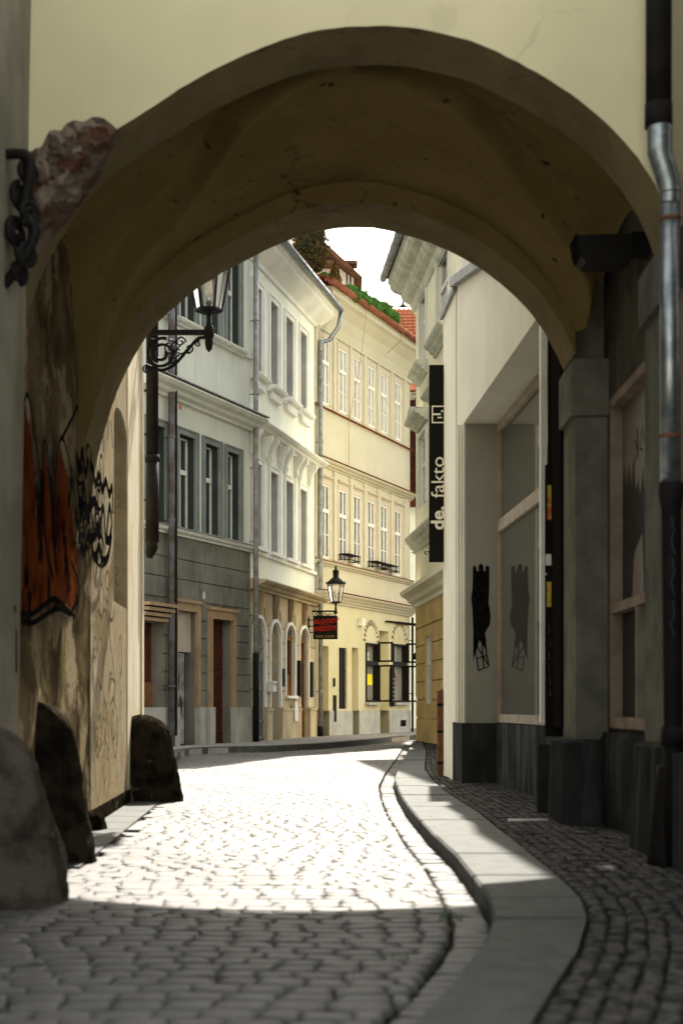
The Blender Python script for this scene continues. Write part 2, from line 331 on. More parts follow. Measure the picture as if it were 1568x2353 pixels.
def setts(mb, cx, cy, z, a, b, ang, hgt, rnd, lod=0, dome=.0035):
    # one stone: chamfered plan, slightly domed and tilted top
    ca, sa = math.cos(ang), math.sin(ang)
    tl = 1 if dome > .002 else .25
    tx, ty = R.uniform(-.03, .03) * tl, R.uniform(-.02, .02) * tl
    c = min(a, b) * .27
    c1, c2, c3, c4 = [c * R.choice((.2, .3, .5, 1.8, 2.7)) for _ in range(4)]
    base = [(-a + c1, -b), (a - c2, -b), (a, -b + c2), (a, b - c3), (a - c3, b), (-a + c4, b), (-a, b - c4), (-a, -b + c1)]
    base = [(x + R.uniform(-1, 1) * rnd, y + R.uniform(-1, 1) * rnd) for x, y in base]
    def ring(s, zz): return [Vector((cx + (x * ca - y * sa) * s, cy + (x * sa + y * ca) * s, z + zz + x * s * tx + y * s * ty)) for x, y in base]
    vs = ring(1, -.03) + ring(.99, hgt - dome)
    fs = [(i, (i + 1) % 8, 8 + (i + 1) % 8, 8 + i) for i in range(8)]
    if lod == 0:
        vs += ring(.88, hgt - dome * .25) + ring(.5, hgt)
        for k in (8, 16): fs += [(k + i, k + (i + 1) % 8, k + 8 + (i + 1) % 8, k + 8 + i) for i in range(8)]
        fs.append(tuple(range(24, 32)))
    else: fs.append(tuple(range(8, 16)))
    mb.add(vs, fs, lod == 0)
def make_ground():
    g = MB(); g.quad((-90, -60, -.035), (90, -60, -.035), (90, 160, -.035), (-90, 160, -.035))
    tag(g.build('ground', 'dirt'), kind='structure')
    q = MB(); q.quad((-14, -26, .0), (14, -26, .0), (14, -.75, .0), (-14, -.75, .0)); q.quad((-14, -.75, 0), (-3.45, -.75, 0), (-3.45, 3.4, 0), (-14, 3.4, 0)); q.quad((4.55, -.75, 0), (14, -.75, 0), (14, 3.4, 0), (4.55, 3.4, 0)); tag(q.build('square', 'bouncepave'), kind='structure')  # unseen pale paving added behind the camera to bounce sun onto the front wall
    mb = MB(); Y = -.6; row = 0
    while Y < 36:
        lod = 0 if Y < 13 else 1
        pitch = .116 + R.uniform(-.005, .005)
        lo, hi = road_l(Y), road_r(Y) - (.155 if 0 < Y < 31 else .0)
        if 7.4 < Y < 14: lo += .30
        if Y < 6.0: lo = -3.2
        if Y > 33: hi = 6
        x = lo + R.uniform(-.1, 0)
        while x < hi - .03:
            w = R.uniform(.115, .175)
            if x + w > hi - .03: w = max(hi - x, .05)
            cx = x + w / 2
            ph = (cx + 5) / 1.25
            fr_ = ph - math.floor(ph) - .5
            dy = .16 * (.25 - fr_ * fr_) * 1.1; sl = -.16 * 1.1 * 2 * fr_ / 1.25
            if cx > lo - .02: setts(mb, cx, Y + dy + R.uniform(-.004, .004), (R.uniform(-.0022, .0022) if Y < 5.9 else R.uniform(-.001, .001)) + .003 * math.sin(cx * 3 + Y * 2), w / 2 - .0003, pitch / 2 - (.0075 if Y < 5.9 else .0004), math.atan(sl) + R.uniform(-.02, .02), 0, .004 if Y < 5.9 else .002, lod, .010 if Y < 5.9 else .0012)
            x += w
        Y += pitch; row += 1
    # gutter course along the kerb
    Y = .2
    while Y < 31:
        xr = (road_r(Y) + road_r(Y + .1)) / 2
        sl = (road_r(Y + .1) - road_r(Y)) / .1
        setts(mb, xr - .072, Y, R.uniform(-.003, .003) - .004, .066, .047, -math.atan(sl) * .9, 0, .003, 0 if Y < 13 else 1)
        Y += .104
    tag(mb.build('road', 'sett'), kind='structure')
    # flush slabs at the foot of the left wall
    mb = MB(); Y = 7.45
    while Y < 13.7:
        l = R.uniform(.45, .7); x = lwall(Y)
        x2 = lwall(Y + l)
        mb.prism([Vector((x + .0, Y + .01, -.03)), Vector((x + .27, Y + .01, -.03)), Vector((x2 + .27, Y + l - .01, -.03)), Vector((x2, Y + l - .01, -.03))], (0, 0, .04))
        Y += l
    tag(mb.build('wall_foot_slabs', 'kerb'), kind='structure')
    # kerb
    mb = MB(); js = [-1.2, .2, 1.4, 2.4, 3.4, 4.42, 5.18, 5.75, 6.5, 7.45, 8.5, 9.7, 11, 12.4, 13.8, 15.3, 16.8, 18.6, 20.4, 22.3, 24.5, 26.5, 28.5, 30.3, 32.1]
    for a, b in zip(js, js[1:]):
        n = 6; g = .014
        ys = [a + g + (b - a - 2 * g) * k / n for k in range(n + 1)]
        o = [(interp(KOUT, y) + R.uniform(-.003, .003), y) for y in ys]; i_ = [(interp(KIN, y) - .005, y) for y in ys]
        dz = R.uniform(-.006, .005)
        top = [Vector((x, y, SW + dz)) for x, y in o + i_[::-1]]
        bev = [Vector((x + (.012 if k <= n else 0), y, SW + dz)) for k, (x, y) in enumerate(o + i_[::-1])]
        low = [Vector((p.x, p.y, SW - .014)) for p in top]
        bot = [Vector((p.x, p.y, -.05)) for p in top]
        N_ = len(top)
        mb.add(bev + low + bot, [tuple(range(N_))] + [(i, (i + 1) % N_, N_ + (i + 1) % N_, N_ + i) for i in range(N_)] + [(N_ + i, N_ + (i + 1) % N_, 2 * N_ + (i + 1) % N_, 2 * N_ + i) for i in range(N_)])
    tag(mb.build('kerb', 'kerb'), kind='structure')
    # right pavement: bed and small setts
    mb = MB(); ys = [-1.5 + .5 * k for k in range(70)]
    for a, b in zip(ys, ys[1:]):
        mb.quad(Vector((interp(KIN, a), a, SW - .022)), Vector((4.5, a, SW - .022)), Vector((4.5, b, SW - .022)), Vector((interp(KIN, b), b, SW - .022)))
    tag(mb.build('pavement_bed', 'dirt'), kind='structure')
    mb = MB()
    k = 0; pitch = .068
    while k < 32:
        off = .008 + pitch * (k + .5)
        Y = .6 + R.uniform(0, .05)
        while Y < (32 if k < 5 else 16.2):
            sl = (interp(KIN, Y + .05) - interp(KIN, Y - .05)) / .1
            nx, ny = 1 / math.hypot(1, sl), -sl / math.hypot(1, sl)
            x = interp(KIN, Y) + nx * off; y = Y + ny * off
            st = R.uniform(.058, .085)
            lim = 1.62 if y < 7 else (1.76 if y < 10 else (1.9 if y < 15 else (1.16 if y < 16.2 else 2.4)))
            if y > 10.4 and y < 15: lim = 1.45 - .0526 * (y - 10.4) + .37
            if x < lim and y > .5: setts(mb, x + R.uniform(-.004, .004), y, SW - .002 + R.uniform(-.004, .004), pitch / 2 - .005, st / 2 - .005, -math.atan(sl) + R.uniform(-.12, .12), 0, .005, 0 if y < 9 else 1, .005)
            Y += st * (1 / math.hypot(1, 0))
        k += 1
    tag(mb.build('pavement_setts', 'sett2'), kind='structure')
    # far left pavement with kerb
    mb = MB(); pts = [(x, y) for y, x in KLEFT]
    top = [Vector((x, y, .1)) for x, y in pts] + [Vector((9, 52, .1)), Vector((-9, 52, .1)), Vector((-9, 13.9, .1))]
    mb.prism(top, (0, 0, -.2))
    tag(mb.build('far_pavement', 'pave'), kind='structure')
    mb = MB()
    fine = catmull([(x, y) for y, x in KLEFT], 4)
    acc = 0
    for (x0, y0), (x1, y1) in zip(fine, fine[1:]):
        d = Vector((x1 - x0, y1 - y0, 0)); 
        if d.length < 1e-4: continue
        nn = Vector((d.y, -d.x, 0)).normalized(); d.normalize()
        a = Vector((x0, y0, -.03)) + d * .006; b = Vector((x1, y1, -.03)) - d * .004
        mb.prism([a + nn * .02, b + nn * .02, b - nn * .2, a - nn * .2], (0, 0, .145))
    tag(mb.build('far_kerb', 'kerb'), kind='structure')
make_ground()
# ------------------------------------------------------------------ archway building
FP = [(-1.70, 1.70), (-1.67, 1.95), (-1.60, 2.18), (-1.5, 2.385), (-1.40, 2.55), (-1.26, 2.72), (-1.09, 2.85), (-.95, 2.94), (-.823, 3.02), (-.61, 3.145), (-.394, 3.245), (-.18, 3.32), (0, 3.345), (.184, 3.354), (.43, 3.337), (.75, 3.235), (.964, 3.12), (1.179, 2.983), (1.393, 2.786), (1.5, 2.65), (1.575, 2.52), (1.64, 2.33)]
RP = [(-1.76, 1.35), (-1.72, 1.70), (-1.655, 1.93), (-1.60, 2.12), (-1.53, 2.30), (-1.43, 2.48), (-1.33, 2.65), (-1.20, 2.765), (-1.05, 2.895), (-.865, 3.02), (-.56, 3.17), (-.33, 3.29), (-.10, 3.34), (.155, 3.358), (.30, 3.34), (.457, 3.295), (.762, 3.19), (.944, 3.085), (1.218, 2.87), (1.37, 2.71), (1.456, 2.55), (1.55, 2.35)]
def smooth_curve(P, it=60, n=60):
    c = catmull(P, 8)
    L = [0]
    for p, q in zip(c, c[1:]): L.append(L[-1] + math.hypot(q[0] - p[0], q[1] - p[1]))
    out = []
    for k in range(n + 1):
        t = L[-1] * k / n; i = max(j for j in range(len(L)) if L[j] <= t + 1e-9); i = min(i, len(c) - 2)
        f = (t - L[i]) / max(L[i + 1] - L[i], 1e-9); out.append((c[i][0] + (c[i + 1][0] - c[i][0]) * f, c[i][1] + (c[i + 1][1] - c[i][1]) * f))
    for _ in range(it):
        out = [out[0]] + [((a[0] + 2 * b[0] + d[0]) / 4, (a[1] + 2 * b[1] + d[1]) / 4) for a, b, d in zip(out, out[1:], out[2:])] + [out[-1]]
    return out
def rough(c, sd): return [(x + .005 * noise.noise(Vector((x * 5, sd, h * 5))) + .003 * noise.noise(Vector((x * 17, sd, h * 17))), h + .006 * noise.noise(Vector((x * 4, sd + 5, h * 4))) + .004 * noise.noise(Vector((x * 15, sd + 5, h * 15)))) for x, h in c]
Fc = rough(smooth_curve(FP, 14, 90), 1.0); Rc = rough(smooth_curve(RP, 14, 90), 7.0)
def prof_at(c, u):
    t = u * (len(c) - 1); i = min(int(t), len(c) - 2); f = t - i
    return (c[i][0] + (c[i + 1][0] - c[i][0]) * f, c[i][1] + (c[i + 1][1] - c[i][1]) * f)
TOP = 5.7
arch = thing('archway_building', 'cream plastered building with a wide shaded archway spanning the lane', 'building', (0, 7, 0))
def archwall(curve, Y, xl, xr, name, m, flip=False):
    mb = MB(); c = [(x, E(h)) for x, h in curve]
    for (a, b), (p, q) in zip(c, c[1:]):
        mb.quad(Vector((a, Y, b)), Vector((p, Y, q)), Vector((p, Y, TOP)), Vector((a, Y, TOP)))
    x0, z0 = c[0]; x1, z1 = c[-1]
    mb.quad(Vector((xl, Y, -.1)), Vector((x0, Y, -.1)), Vector((x0, Y, TOP)), Vector((xl, Y, TOP)))
    mb.quad(Vector((x1, Y, -.1)), Vector((xr, Y, -.1)), Vector((xr, Y, TOP)), Vector((x1, Y, TOP)))
    return mb
archwall(Fc, 7.0, -7, 7, '', '').build('front_wall', 'arch', arch)
mb = archwall(Rc, 9.95, -7, 7, '', ''); mb.box(-7, 7, 7.02, 9.94, TOP - .3, TOP); mb.build('rear_wall', 'pier', arch)
def soffit(curve, y0, y1, n=4, rn=.006):
    mb = MB(); k = len(curve); rows = []
    for j in range(n + 1):
        y = y0 + (y1 - y0) * j / n
        for i, (x, h) in enumerate(curve):
            d = noise.noise(Vector((x * 2.5, y * 2.5, h * 2.5))) * rn if 0 < j < n else 0
            rows.append(Vector((x, y, E(h) + d)))
    mb.add(rows, [(j * k + i, j * k + i + 1, (j + 1) * k + i + 1, (j + 1) * k + i) for j in range(n) for i in range(k - 1)], True)
    return mb
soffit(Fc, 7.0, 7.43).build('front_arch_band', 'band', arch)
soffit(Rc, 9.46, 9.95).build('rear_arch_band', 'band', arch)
# lunette strips closing the vault against both bands, and the domed groin vault
NU, NV = 260, 110
def sstep(t): t = min(max(t, 0), 1); return t * t * (3 - 2 * t)
def vz(u, v):
    xf, hf = prof_at(Fc, u); xr, hr = prof_at(Rc, u)
    x = xf + (xr - xf) * v
    hx = hf + (hr - hf) * v + .14
    ax = abs(x - .08)
    hsr = interp(HSR, v); hsl = interp(HSL, v); t = sstep((x + .5) / 1.0); hs = hsl + (hsr - hsl) * t
    xg = interp(XGL, v) + (interp(XGR, v) - interp(XGL, v)) * t; hs = hs - .55 * max(0, abs(x) - xg) - .25 * max(0, abs(x) - xg) ** 2
    hx += .0
    edge = sstep((ax - 1.0) / .65)
    k = .02; d = abs(hx - hs)
    if abs(x) > xg: w_ = sstep((abs(x) - xg) / .05); h = hx + (max(hs, hx - .07) - hx) * w_ + .19 * sstep((abs(x) - xg) / .15) * min(1, 5 * v)
    else: h = hx
    h += noise.noise(Vector((x * 1.7, v * 3, 3))) * .008
    x += math.copysign(.20, x) * edge * min(1, 7 * (1 - v)) * min(1, 7 * v)
    return x, h
XGR = [(0, .0), (.2, .0), (.25, .16), (.38, .68), (.65, 1.15), (.8, 1.40), (.9, 1.5), (.97, 1.56), (1, 1.7)]
XGL = [(0, .0), (.2, .15), (.38, .56), (.65, .84), (.85, 1.1), (.95, 1.33), (1, 1.7)]
HSR = [(a_, b_) for a_, b_ in catmull([(-.05, 3.45), (0, 3.5), (.12, 3.53), (.25, 3.50), (.38, 3.40), (.52, 3.27), (.65, 3.12), (.8, 2.88), (.9, 2.7), (.97, 2.5), (1.0, 2.3)], 5)]
HSL = [(a_, b_) for a_, b_ in catmull([(-.05, 3.45), (0, 3.48), (.15, 3.48), (.38, 3.36), (.52, 3.29), (.65, 3.19), (.78, 3.09), (.86, 2.98), (.93, 2.80), (.97, 2.6), (1.0, 2.2)], 5)]
grid = []
for j in range(NV + 1):
    v = j / NV
    for i in range(NU + 1):
        u = i / NU; x, h = vz(u, v)
        grid.append(Vector((x, 7.43 + 2.03 * v, E(h))))
mb = MB(); K = NU + 1
mb.add(grid, [(j * K + i, j * K + i + 1, (j + 1) * K + i + 1, (j + 1) * K + i) for j in range(NV) for i in range(NU)], True)
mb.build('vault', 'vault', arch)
for cur, yy, v in ((Fc, 7.43, 0), (Rc, 9.46, 1)):
    mb = MB()
    for i in range(NU):
        a = prof_at(cur, i / NU); b = prof_at(cur, (i + 1) / NU); ta = vz(i / NU, v)[1]; tb = vz((i + 1) / NU, v)[1]
        mb.quad(Vector((a[0], yy, E(a[1]))), Vector((b[0], yy, E(b[1]))), Vector((b[0], yy, E(tb))), Vector((a[0], yy, E(ta))))
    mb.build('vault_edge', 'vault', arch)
# left passage wall, continued outside as the corner house wall
LW = Fr(-1.62, 7.0, -.045, 1)
leftN = LW.n
mb = MB(); us = [-.02 + .25 * i for i in range(13)]; zs = [-.05 + .2 * i for i in range(22)]
vs = []
for z in zs:
    for u in us:
        d = (noise.noise(Vector((u * 1.1, z * 1.3, 0))) * .035 + noise.noise(Vector((u * 4, z * 4, 5))) * .01) * (0 if u < 0 else 1)
        if z > 2: d -= .02
        vs.append(LW.pt(u, d - .005, z))
n = len(us)
mb.add(vs, [(j * n + i, j * n + i + 1, (j + 1) * n + i + 1, (j + 1) * n + i) for j in range(len(zs) - 1) for i in range(n - 1)], True)
pw = mb.build('passage_wall', 'leftw', arch)
# ------------------------------------------------------------------ left corner house outside the arch
lh = thing('corner_house', 'pale stained corner house wall with a tall blind niche just beyond the arch', 'building', (-2, 12, 0))
na, nb_ = LW.u(262), LW.u(291)
mb = MB(); mb.wall(LW, 2.95, 6.72, -.05, 9.5, [(na, nb_, E(.84), E(2.46), .16)], .24)
e = LW.pt(6.72, 0, 0)
mb.quad(e + Vector((0, 0, -.05)), e + Vector((-5, .3, -.05)), e + Vector((-5, .3, 9.5)), e + Vector((0, 0, 9.5)))
mb.build('wall', 'outer', lh)
mb = MB(); mb.box(na - .02, nb_ + .02, -.27, -.22, E(.8), E(2.5), LW); mb.build('niche_back', 'niche', lh)
mb = MB(); mb.box(nb_ + .05, 6.725, 0.0, .006, -.03, 9.5, LW); mb.box(6.55, 6.73, 0.006, .02, -.03, 9.5, LW); mb.build('corner_strip', 'cornersun', lh)  # grazing sun on the corner, painted as a paler strip over the wall
mb = MB()
for i in range(9):
    u = R.uniform(3.4, 6.4); z = R.uniform(.0, .12)
mb.box(3.0, 6.7, 0.0, .012, -.03, .12, LW); mb.build('wall_foot', 'stone', lh)
# graffiti on the passage wall
def LP(px, py, n=.03):
    Y = LW.Y(px); u = LW.u(px); return LW.pt(u, n, EYE + (HY - py) / FPX * Y)
def stroke(mb, pts, w, n=.034, sm=True):
    p = catmull([tuple(LP(a, b, n)) for a, b in pts], 5) if sm else [LP(a, b, n) for a, b in pts]
    mb.ribbon(p, w, leftN)
def fill(mb, pts, n=.030):
    q = []
    for (a, b), (c, d) in zip(pts, pts[1:] + pts[:1]):
        for k in range(9):
            t = k / 9; x = a + (c - a) * t; y = b + (d - b) * t
            q.append((x + noise.noise(Vector((x * .5, y * .11, 3))) * 4.0, y + noise.noise(Vector((x * .4, y * .09, 9))) * 16))
    p = [LP(a, b, n) for a, b in q]
    mb.add(p, [tuple(range(len(p)))])
mb = MB()
fill(mb, [(18, 1385), (20, 1200), (28, 1040), (44, 925), (60, 1010), (70, 1120), (76, 1240), (82, 1385)])
fill(mb, [(84, 1385), (78, 1180), (82, 1080), (88, 1035), (97, 1090), (108, 1200), (114, 1385)], .031)
fill(mb, [(116, 1385), (112, 1200), (118, 1090), (128, 1030), (142, 1085), (154, 1170), (166, 1290), (168, 1385)])
mb.build('red_graffiti', 'red', pw)
mb = MB()
fill(mb, [(17, 1398), (19, 1260), (60, 1210), (100, 1250), (140, 1215), (168, 1270), (169, 1340), (160, 1400), (120, 1375), (60, 1402)], .033)
mb.build('orange_graffiti', 'redor', pw)
mb = MB()
for s in ([(22, 1385), (24, 1100), (44, 905), (66, 1010), (80, 1120), (92, 1250), (108, 1330)],
          [(78, 1230), (82, 1080), (88, 1010), (104, 1130), (110, 1260)],
          [(108, 1250), (112, 1120), (126, 1005), (148, 1070), (164, 1180), (168, 1300), (166, 1400)],
          [(16, 1398), (50, 1412), (80, 1395), (110, 1375), (130, 1390), (160, 1418)],
          [(24, 1425), (60, 1430), (90, 1412), (120, 1398), (150, 1412)],
          [(126, 1010), (150, 965), (166, 930)], [(150, 1290), (168, 1340), (164, 1380), (150, 1405)]):
    stroke(mb, s, .032, .036)
for k in range(60):
    x = R.uniform(22, 166); y = R.uniform(1060, 1370)
    stroke(mb, [(x, y), (x + R.uniform(-4, 4), y + R.uniform(10, 30)), (x + R.uniform(-3, 3), y + R.uniform(30, 90))], R.choice((.012, .02, .05)), .037)
for k in range(20):
    x = R.uniform(20, 160); y = R.uniform(1410, 1450)
    stroke(mb, [(x, y), (x + .5, y + R.uniform(30, 140))], .012, .037)
mb.build('black_outline', 'blackp', pw)
mb = MB()
for s in ([(195, 1065), (202, 1080), (208, 1112), (216, 1090), (224, 1125), (232, 1105), (240, 1135), (247, 1120), (248, 1180)],
          [(163, 1040), (170, 1085), (176, 1035), (184, 1090), (190, 1050)],
          [(165, 1100), (172, 1180), (180, 1110), (188, 1200), (196, 1140), (200, 1220)],
          [(205, 1150), (214, 1230), (226, 1165), (232, 1240), (240, 1165), (246, 1200), (240, 1240), (230, 1235)],
          [(168, 1230), (180, 1270), (192, 1225), (205, 1280), (216, 1255), (226, 1290), (238, 1275), (246, 1225)],
          [(170, 1150), (190, 1170), (206, 1150), (216, 1190), (206, 1230), (190, 1240)]):
    stroke(mb, s, .075, .036)
r2 = random.Random(3)
for _ in range(16):
    cx_, cy_ = r2.uniform(150, 222), r2.uniform(1050, 1290); rx_, ry_ = r2.uniform(3, 8), r2.uniform(15, 45)
    n_ = r2.randint(5, 9); ph = r2.uniform(0, 6)
    stroke(mb, [(cx_ + rx_ * math.cos(ph + k * 1.1) * (1 + .2 * r2.random()) + k, cy_ + ry_ * math.sin(ph + k * 1.1)) for k in range(n_)], r2.choice([.02, .03, .045]), .037)
mb.build('black_tag', 'blackp', pw)
mb = MB()
for s in ([(205, 960), (202, 1010), (204, 1040)], [(215, 945), (213, 1000), (218, 1030)], [(226, 960), (226, 1040)], [(236, 950), (236, 1010)], [(244, 965), (248, 1030)]):
    stroke(mb, s, .05, .037)
mb.build('blue_tag', 'bluep', pw)
mb = MB()
for s in ([(205, 1640), (208, 1690), (214, 1740), (222, 1700), (228, 1640), (232, 1600)], [(228, 1640), (232, 1700), (236, 1745), (242, 1700), (238, 1640), (232, 1610)],
          [(244, 1640), (250, 1700), (256, 1740), (262, 1680), (258, 1630), (250, 1600)], [(240, 1590), (246, 1560), (256, 1570), (252, 1600), (244, 1620)],
          [(214, 1500), (222, 1430), (232, 1400), (242, 1450), (250, 1520), (256, 1570)], [(222, 1440), (228, 1520), (224, 1580), (216, 1560)], [(236, 1380), (240, 1410), (248, 1425), (254, 1400)],
          [(262, 1500), (268, 1460), (272, 1520), (266, 1560)], [(206, 1480), (202, 1540), (208, 1600)], [(252, 1180), (262, 1150), (268, 1160)], [(250, 1290), (262, 1310), (256, 1330), (266, 1350)]):
    stroke(mb, s, .026, .030)
for _ in range(14):
    cx_, cy_ = r2.uniform(205, 262), r2.uniform(1330, 1740); rx_, ry_ = r2.uniform(2, 7), r2.uniform(15, 50)
    n_ = r2.randint(4, 7); ph = r2.uniform(0, 6)
    stroke(mb, [(cx_ + rx_ * math.cos(ph + k * 1.2), cy_ + ry_ * math.sin(ph + k * 1.2)) for k in range(n_)], .02, .030)
mb.build('scrawled_marks', 'brownp', pw)
# exposed masonry at the left haunch, where the plaster has fallen off the arris
def rubble_mat():
    m = bpy.data.materials.new('exposed_rubble_masonry'); m.use_nodes = True; nt = m.node_tree; N = nt.nodes; L = nt.links; b = N['Principled BSDF']
    b.inputs['Roughness'].default_value = .95; b.inputs['Specular IOR Level'].default_value = .2
    tc = N.new('ShaderNodeTexCoord'); nz = N.new('ShaderNodeTexNoise'); nz.inputs['Scale'].default_value = 9; nz.inputs['Detail'].default_value = 4
    mv = N.new('ShaderNodeVectorMath'); mv.operation = 'MULTIPLY_ADD'; mv.inputs[1].default_value = (.12, .12, .12)
    L.new(tc.outputs['Object'], nz.inputs['Vector']); L.new(nz.outputs['Color'], mv.inputs[0]); L.new(tc.outputs['Object'], mv.inputs[2])
    v = N.new('ShaderNodeTexVoronoi'); v.inputs['Scale'].default_value = 13; L.new(mv.outputs[0], v.inputs['Vector'])
    sp = N.new('ShaderNodeSeparateColor'); L.new(v.outputs['Color'], sp.inputs[0])
    rp = N.new('ShaderNodeValToRGB'); L.new(sp.outputs[0], rp.inputs[0]); cr = rp.color_ramp; cr.interpolation = 'LINEAR'
    cr.elements[0].color = (.10, .075, .055, 1); cr.elements[1].position = .3; cr.elements[1].color = (.06, .022, .014, 1)
    for p, c in ((.48, (.075, .058, .042, 1)), (.66, (.05, .04, .03, 1)), (.82, (.15, .12, .09, 1))): e = cr.elements.new(p); e.color = c
    L.new(rp.outputs[0], b.inputs['Base Color'])
    n2 = N.new('ShaderNodeTexNoise'); n2.inputs['Scale'].default_value = 45; n2.inputs['Detail'].default_value = 8; L.new(tc.outputs['Object'], n2.inputs['Vector'])
    bp = N.new('ShaderNodeBump'); bp.inputs['Distance'].default_value = .02; L.new(n2.outputs[0], bp.inputs['Height']); L.new(bp.outputs[0], b.inputs['Normal'])
    return m
def cellh(x, z):
    best = 9; 
    for i in range(-1, 2):
        for j in range(-1, 2):
            ix, iz = math.floor(x) + i, math.floor(z) + j
            h = math.sin(ix * 127.1 + iz * 311.7) * 43758.5; hx = h - math.floor(h); h = math.sin(ix * 269.5 + iz * 183.3) * 43758.5; hz = h - math.floor(h)
            d = math.hypot(ix + hx - x, iz + hz - z)
            if d < best: best = d
    return 1 - min(best, 1)
mb = MB(); NS, NT = 70, 60; vs = []
TL = catmull([(66, 352), (84, 340), (96, 336), (112, 304), (125, 298), (140, 299), (152, 285), (172, 276), (192, 279), (215, 268), (238, 272), (256, 285), (278, 306)], 6)
BL = catmull([(62, 620), (84, 590), (104, 560), (125, 540), (150, 515), (172, 492), (196, 455), (215, 430), (232, 400), (246, 368), (262, 335), (278, 307)], 6)
for i in range(NS + 1):
    t = i / NS; a = prof_at(TL, t); b_ = prof_at(BL, t)
    for j in range(NT + 1):
        q = j / NT; px = a[0] + (b_[0] - a[0]) * q; py = a[1] + (b_[1] - a[1]) * q
        jx = noise.noise(Vector((px * .06, py * .06, 0))) * 6 if 0 < j < NT else 0
        py += jx
        x = T(px) * 7.0; h = (HY - py) / FPX * 7.0
        ah = interp(FP, x); dep = max(0, ah - h) * .9
        edge = min(1, 6 * min(q, 1 - q), 8 * min(t + .02, 1 - t)); edge = max(edge, 0)
        bm = cellh(x * 15 + noise.noise(Vector((x * 9, h * 9, 1))) * .8, h * 15) * .03 + noise.noise(Vector((x * 12, h * 12, 7))) * .03 + noise.noise(Vector((x * 34, h * 34, 2))) * .014
        Yv_ = 6.998 + dep - edge * max(bm + .012, .004)
        k_ = Yv_ / 7.0
        vs.append(Vector((x * k_, Yv_, E(h * k_))))
mb.add(vs, [(i * (NT + 1) + j, i * (NT + 1) + j + 1, (i + 1) * (NT + 1) + j + 1, (i + 1) * (NT + 1) + j) for i in range(NS) for j in range(NT)], False)
mb.build('exposed_masonry', rubble_mat(), arch)
# ------------------------------------------------------------------ right side of the passage
def pier(y0, y1, xin, xpl, capb, capt, plz):
    p = MB(); p.box(xin, 1.9, y0 + .01, y1 - .01, plz - .02, E(capb)); o = p.build('pier', 'pier', arch)
    p = MB(); p.box(xin - .035, 1.9, y0 - .03, y1 - .002, E(capb), E(capt) - .03); p.box(xin - .02, 1.9, y0 - .015, y1 - .004, E(capt) - .03, E(capt)); p.build('capital', 'pier', o)
    p = MB()
    vs = [(xpl, y0 - .1, -.02), (1.9, y0 - .1, -.02), (1.9, y1 + .0, -.02), (xpl, y1 + .0, -.02), (xpl + .02, y0 - .09, plz - .02), (1.9, y0 - .09, plz - .02), (1.9, y1 + .0, plz - .02), (xpl + .02, y1 + .0, plz - .02), (xpl + .06, y0 - .05, plz), (1.9, y0 - .05, plz), (1.9, y1, plz), (xpl + .06, y1, plz)]
    p.add(vs, [(0, 1, 5, 4), (1, 2, 6, 5), (2, 3, 7, 6), (3, 0, 4, 7), (4, 5, 9, 8), (5, 6, 10, 9), (6, 7, 11, 10), (7, 4, 8, 11), (8, 9, 10, 11)])
    p.build('plinth', 'plinth', o)
    return o
pier(9.46, 9.96, 1.555, 1.44, 1.93, 2.31, E(-.22))
pier(7.0, 7.78, 1.655, 1.57, 2.06, 2.36, E(-.19))
SWL = Fr(1.77, 7.0, 0.0, -1)
wy0, wy1 = 8.08, 9.30
mb = MB(); mb.wall(SWL, .7, 2.6, -.05, 5.0, [(wy0 - 7, wy1 - 7, E(-.14), E(2.0))], .10)
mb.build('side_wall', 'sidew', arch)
mb = MB(); mb.box(.76, 2.40, 0, .06, -.02, E(-.20), SWL); mb.box(.76, 2.40, 0, .045, E(-.20), E(-.17), SWL); mb.build('side_plinth', 'plinth', arch)
mb = MB(); a, b = wy0 - 7, wy1 - 7
for bx in ((a, a + .05, E(-.14), E(2)), (b - .05, b, E(-.14), E(2)), (a + .05, b - .05, E(-.14), E(-.07)), (a + .05, b - .05, E(1.94), E(2)), (a + .05, b - .05, E(.60), E(.66)), (a + .38, a + .405, E(-.07), E(.60))):
    mb.box(bx[0], bx[1], -.08, .02, bx[2], bx[3], SWL)
sw = mb.build('passage_window', 'frame2', arch)
mb = MB(); mb.box(a + .02, b - .02, -.062, -.055, E(-.12), E(1.98), SWL); mb.build('pane', glassmat('grimy_glass', (.01, .009, .008, 1), .22, .2, 1.15), sw)
mb = MB(); n_ = -.0545  # pinkish patches, one with a jagged edge, laid on the pane
p = [SWL.pt(a + .05, n_, E(1.94)), SWL.pt(b - .05, n_, E(1.94)), SWL.pt(b - .05, n_, E(1.42))]
J = 16
for k in range(1, J): p.append(SWL.pt(b - .05 - (b - a - .1) * k / J, n_, E(1.42 + (.22 if k % 2 else 0) * R.uniform(.3, 1) - .002 * k * k)))
p.append(SWL.pt(a + .05, n_, E(1.0)))
mb.add(p, [tuple(range(len(p)))])
mb.build('pane_patch', 'panepatch', sw); mb = MB()
mb.add([SWL.pt(a + .5, n_, E(.66)), SWL.pt(a + .56, n_, E(1.05)), SWL.pt(a + .80, n_, E(.95)), SWL.pt(a + .86, n_, E(.66))], [(0, 1, 2, 3)])
mb.build('pane_patch', 'panepatch', sw); mb = MB()
mb.add([SWL.pt(a + .05, n_, E(-.07)), SWL.pt(a + .05, n_, E(.12)), SWL.pt(a + .30, n_, E(-.07))], [(0, 1, 2)])
mb.build('pane_patch', 'panepatch', sw)
mb = MB()
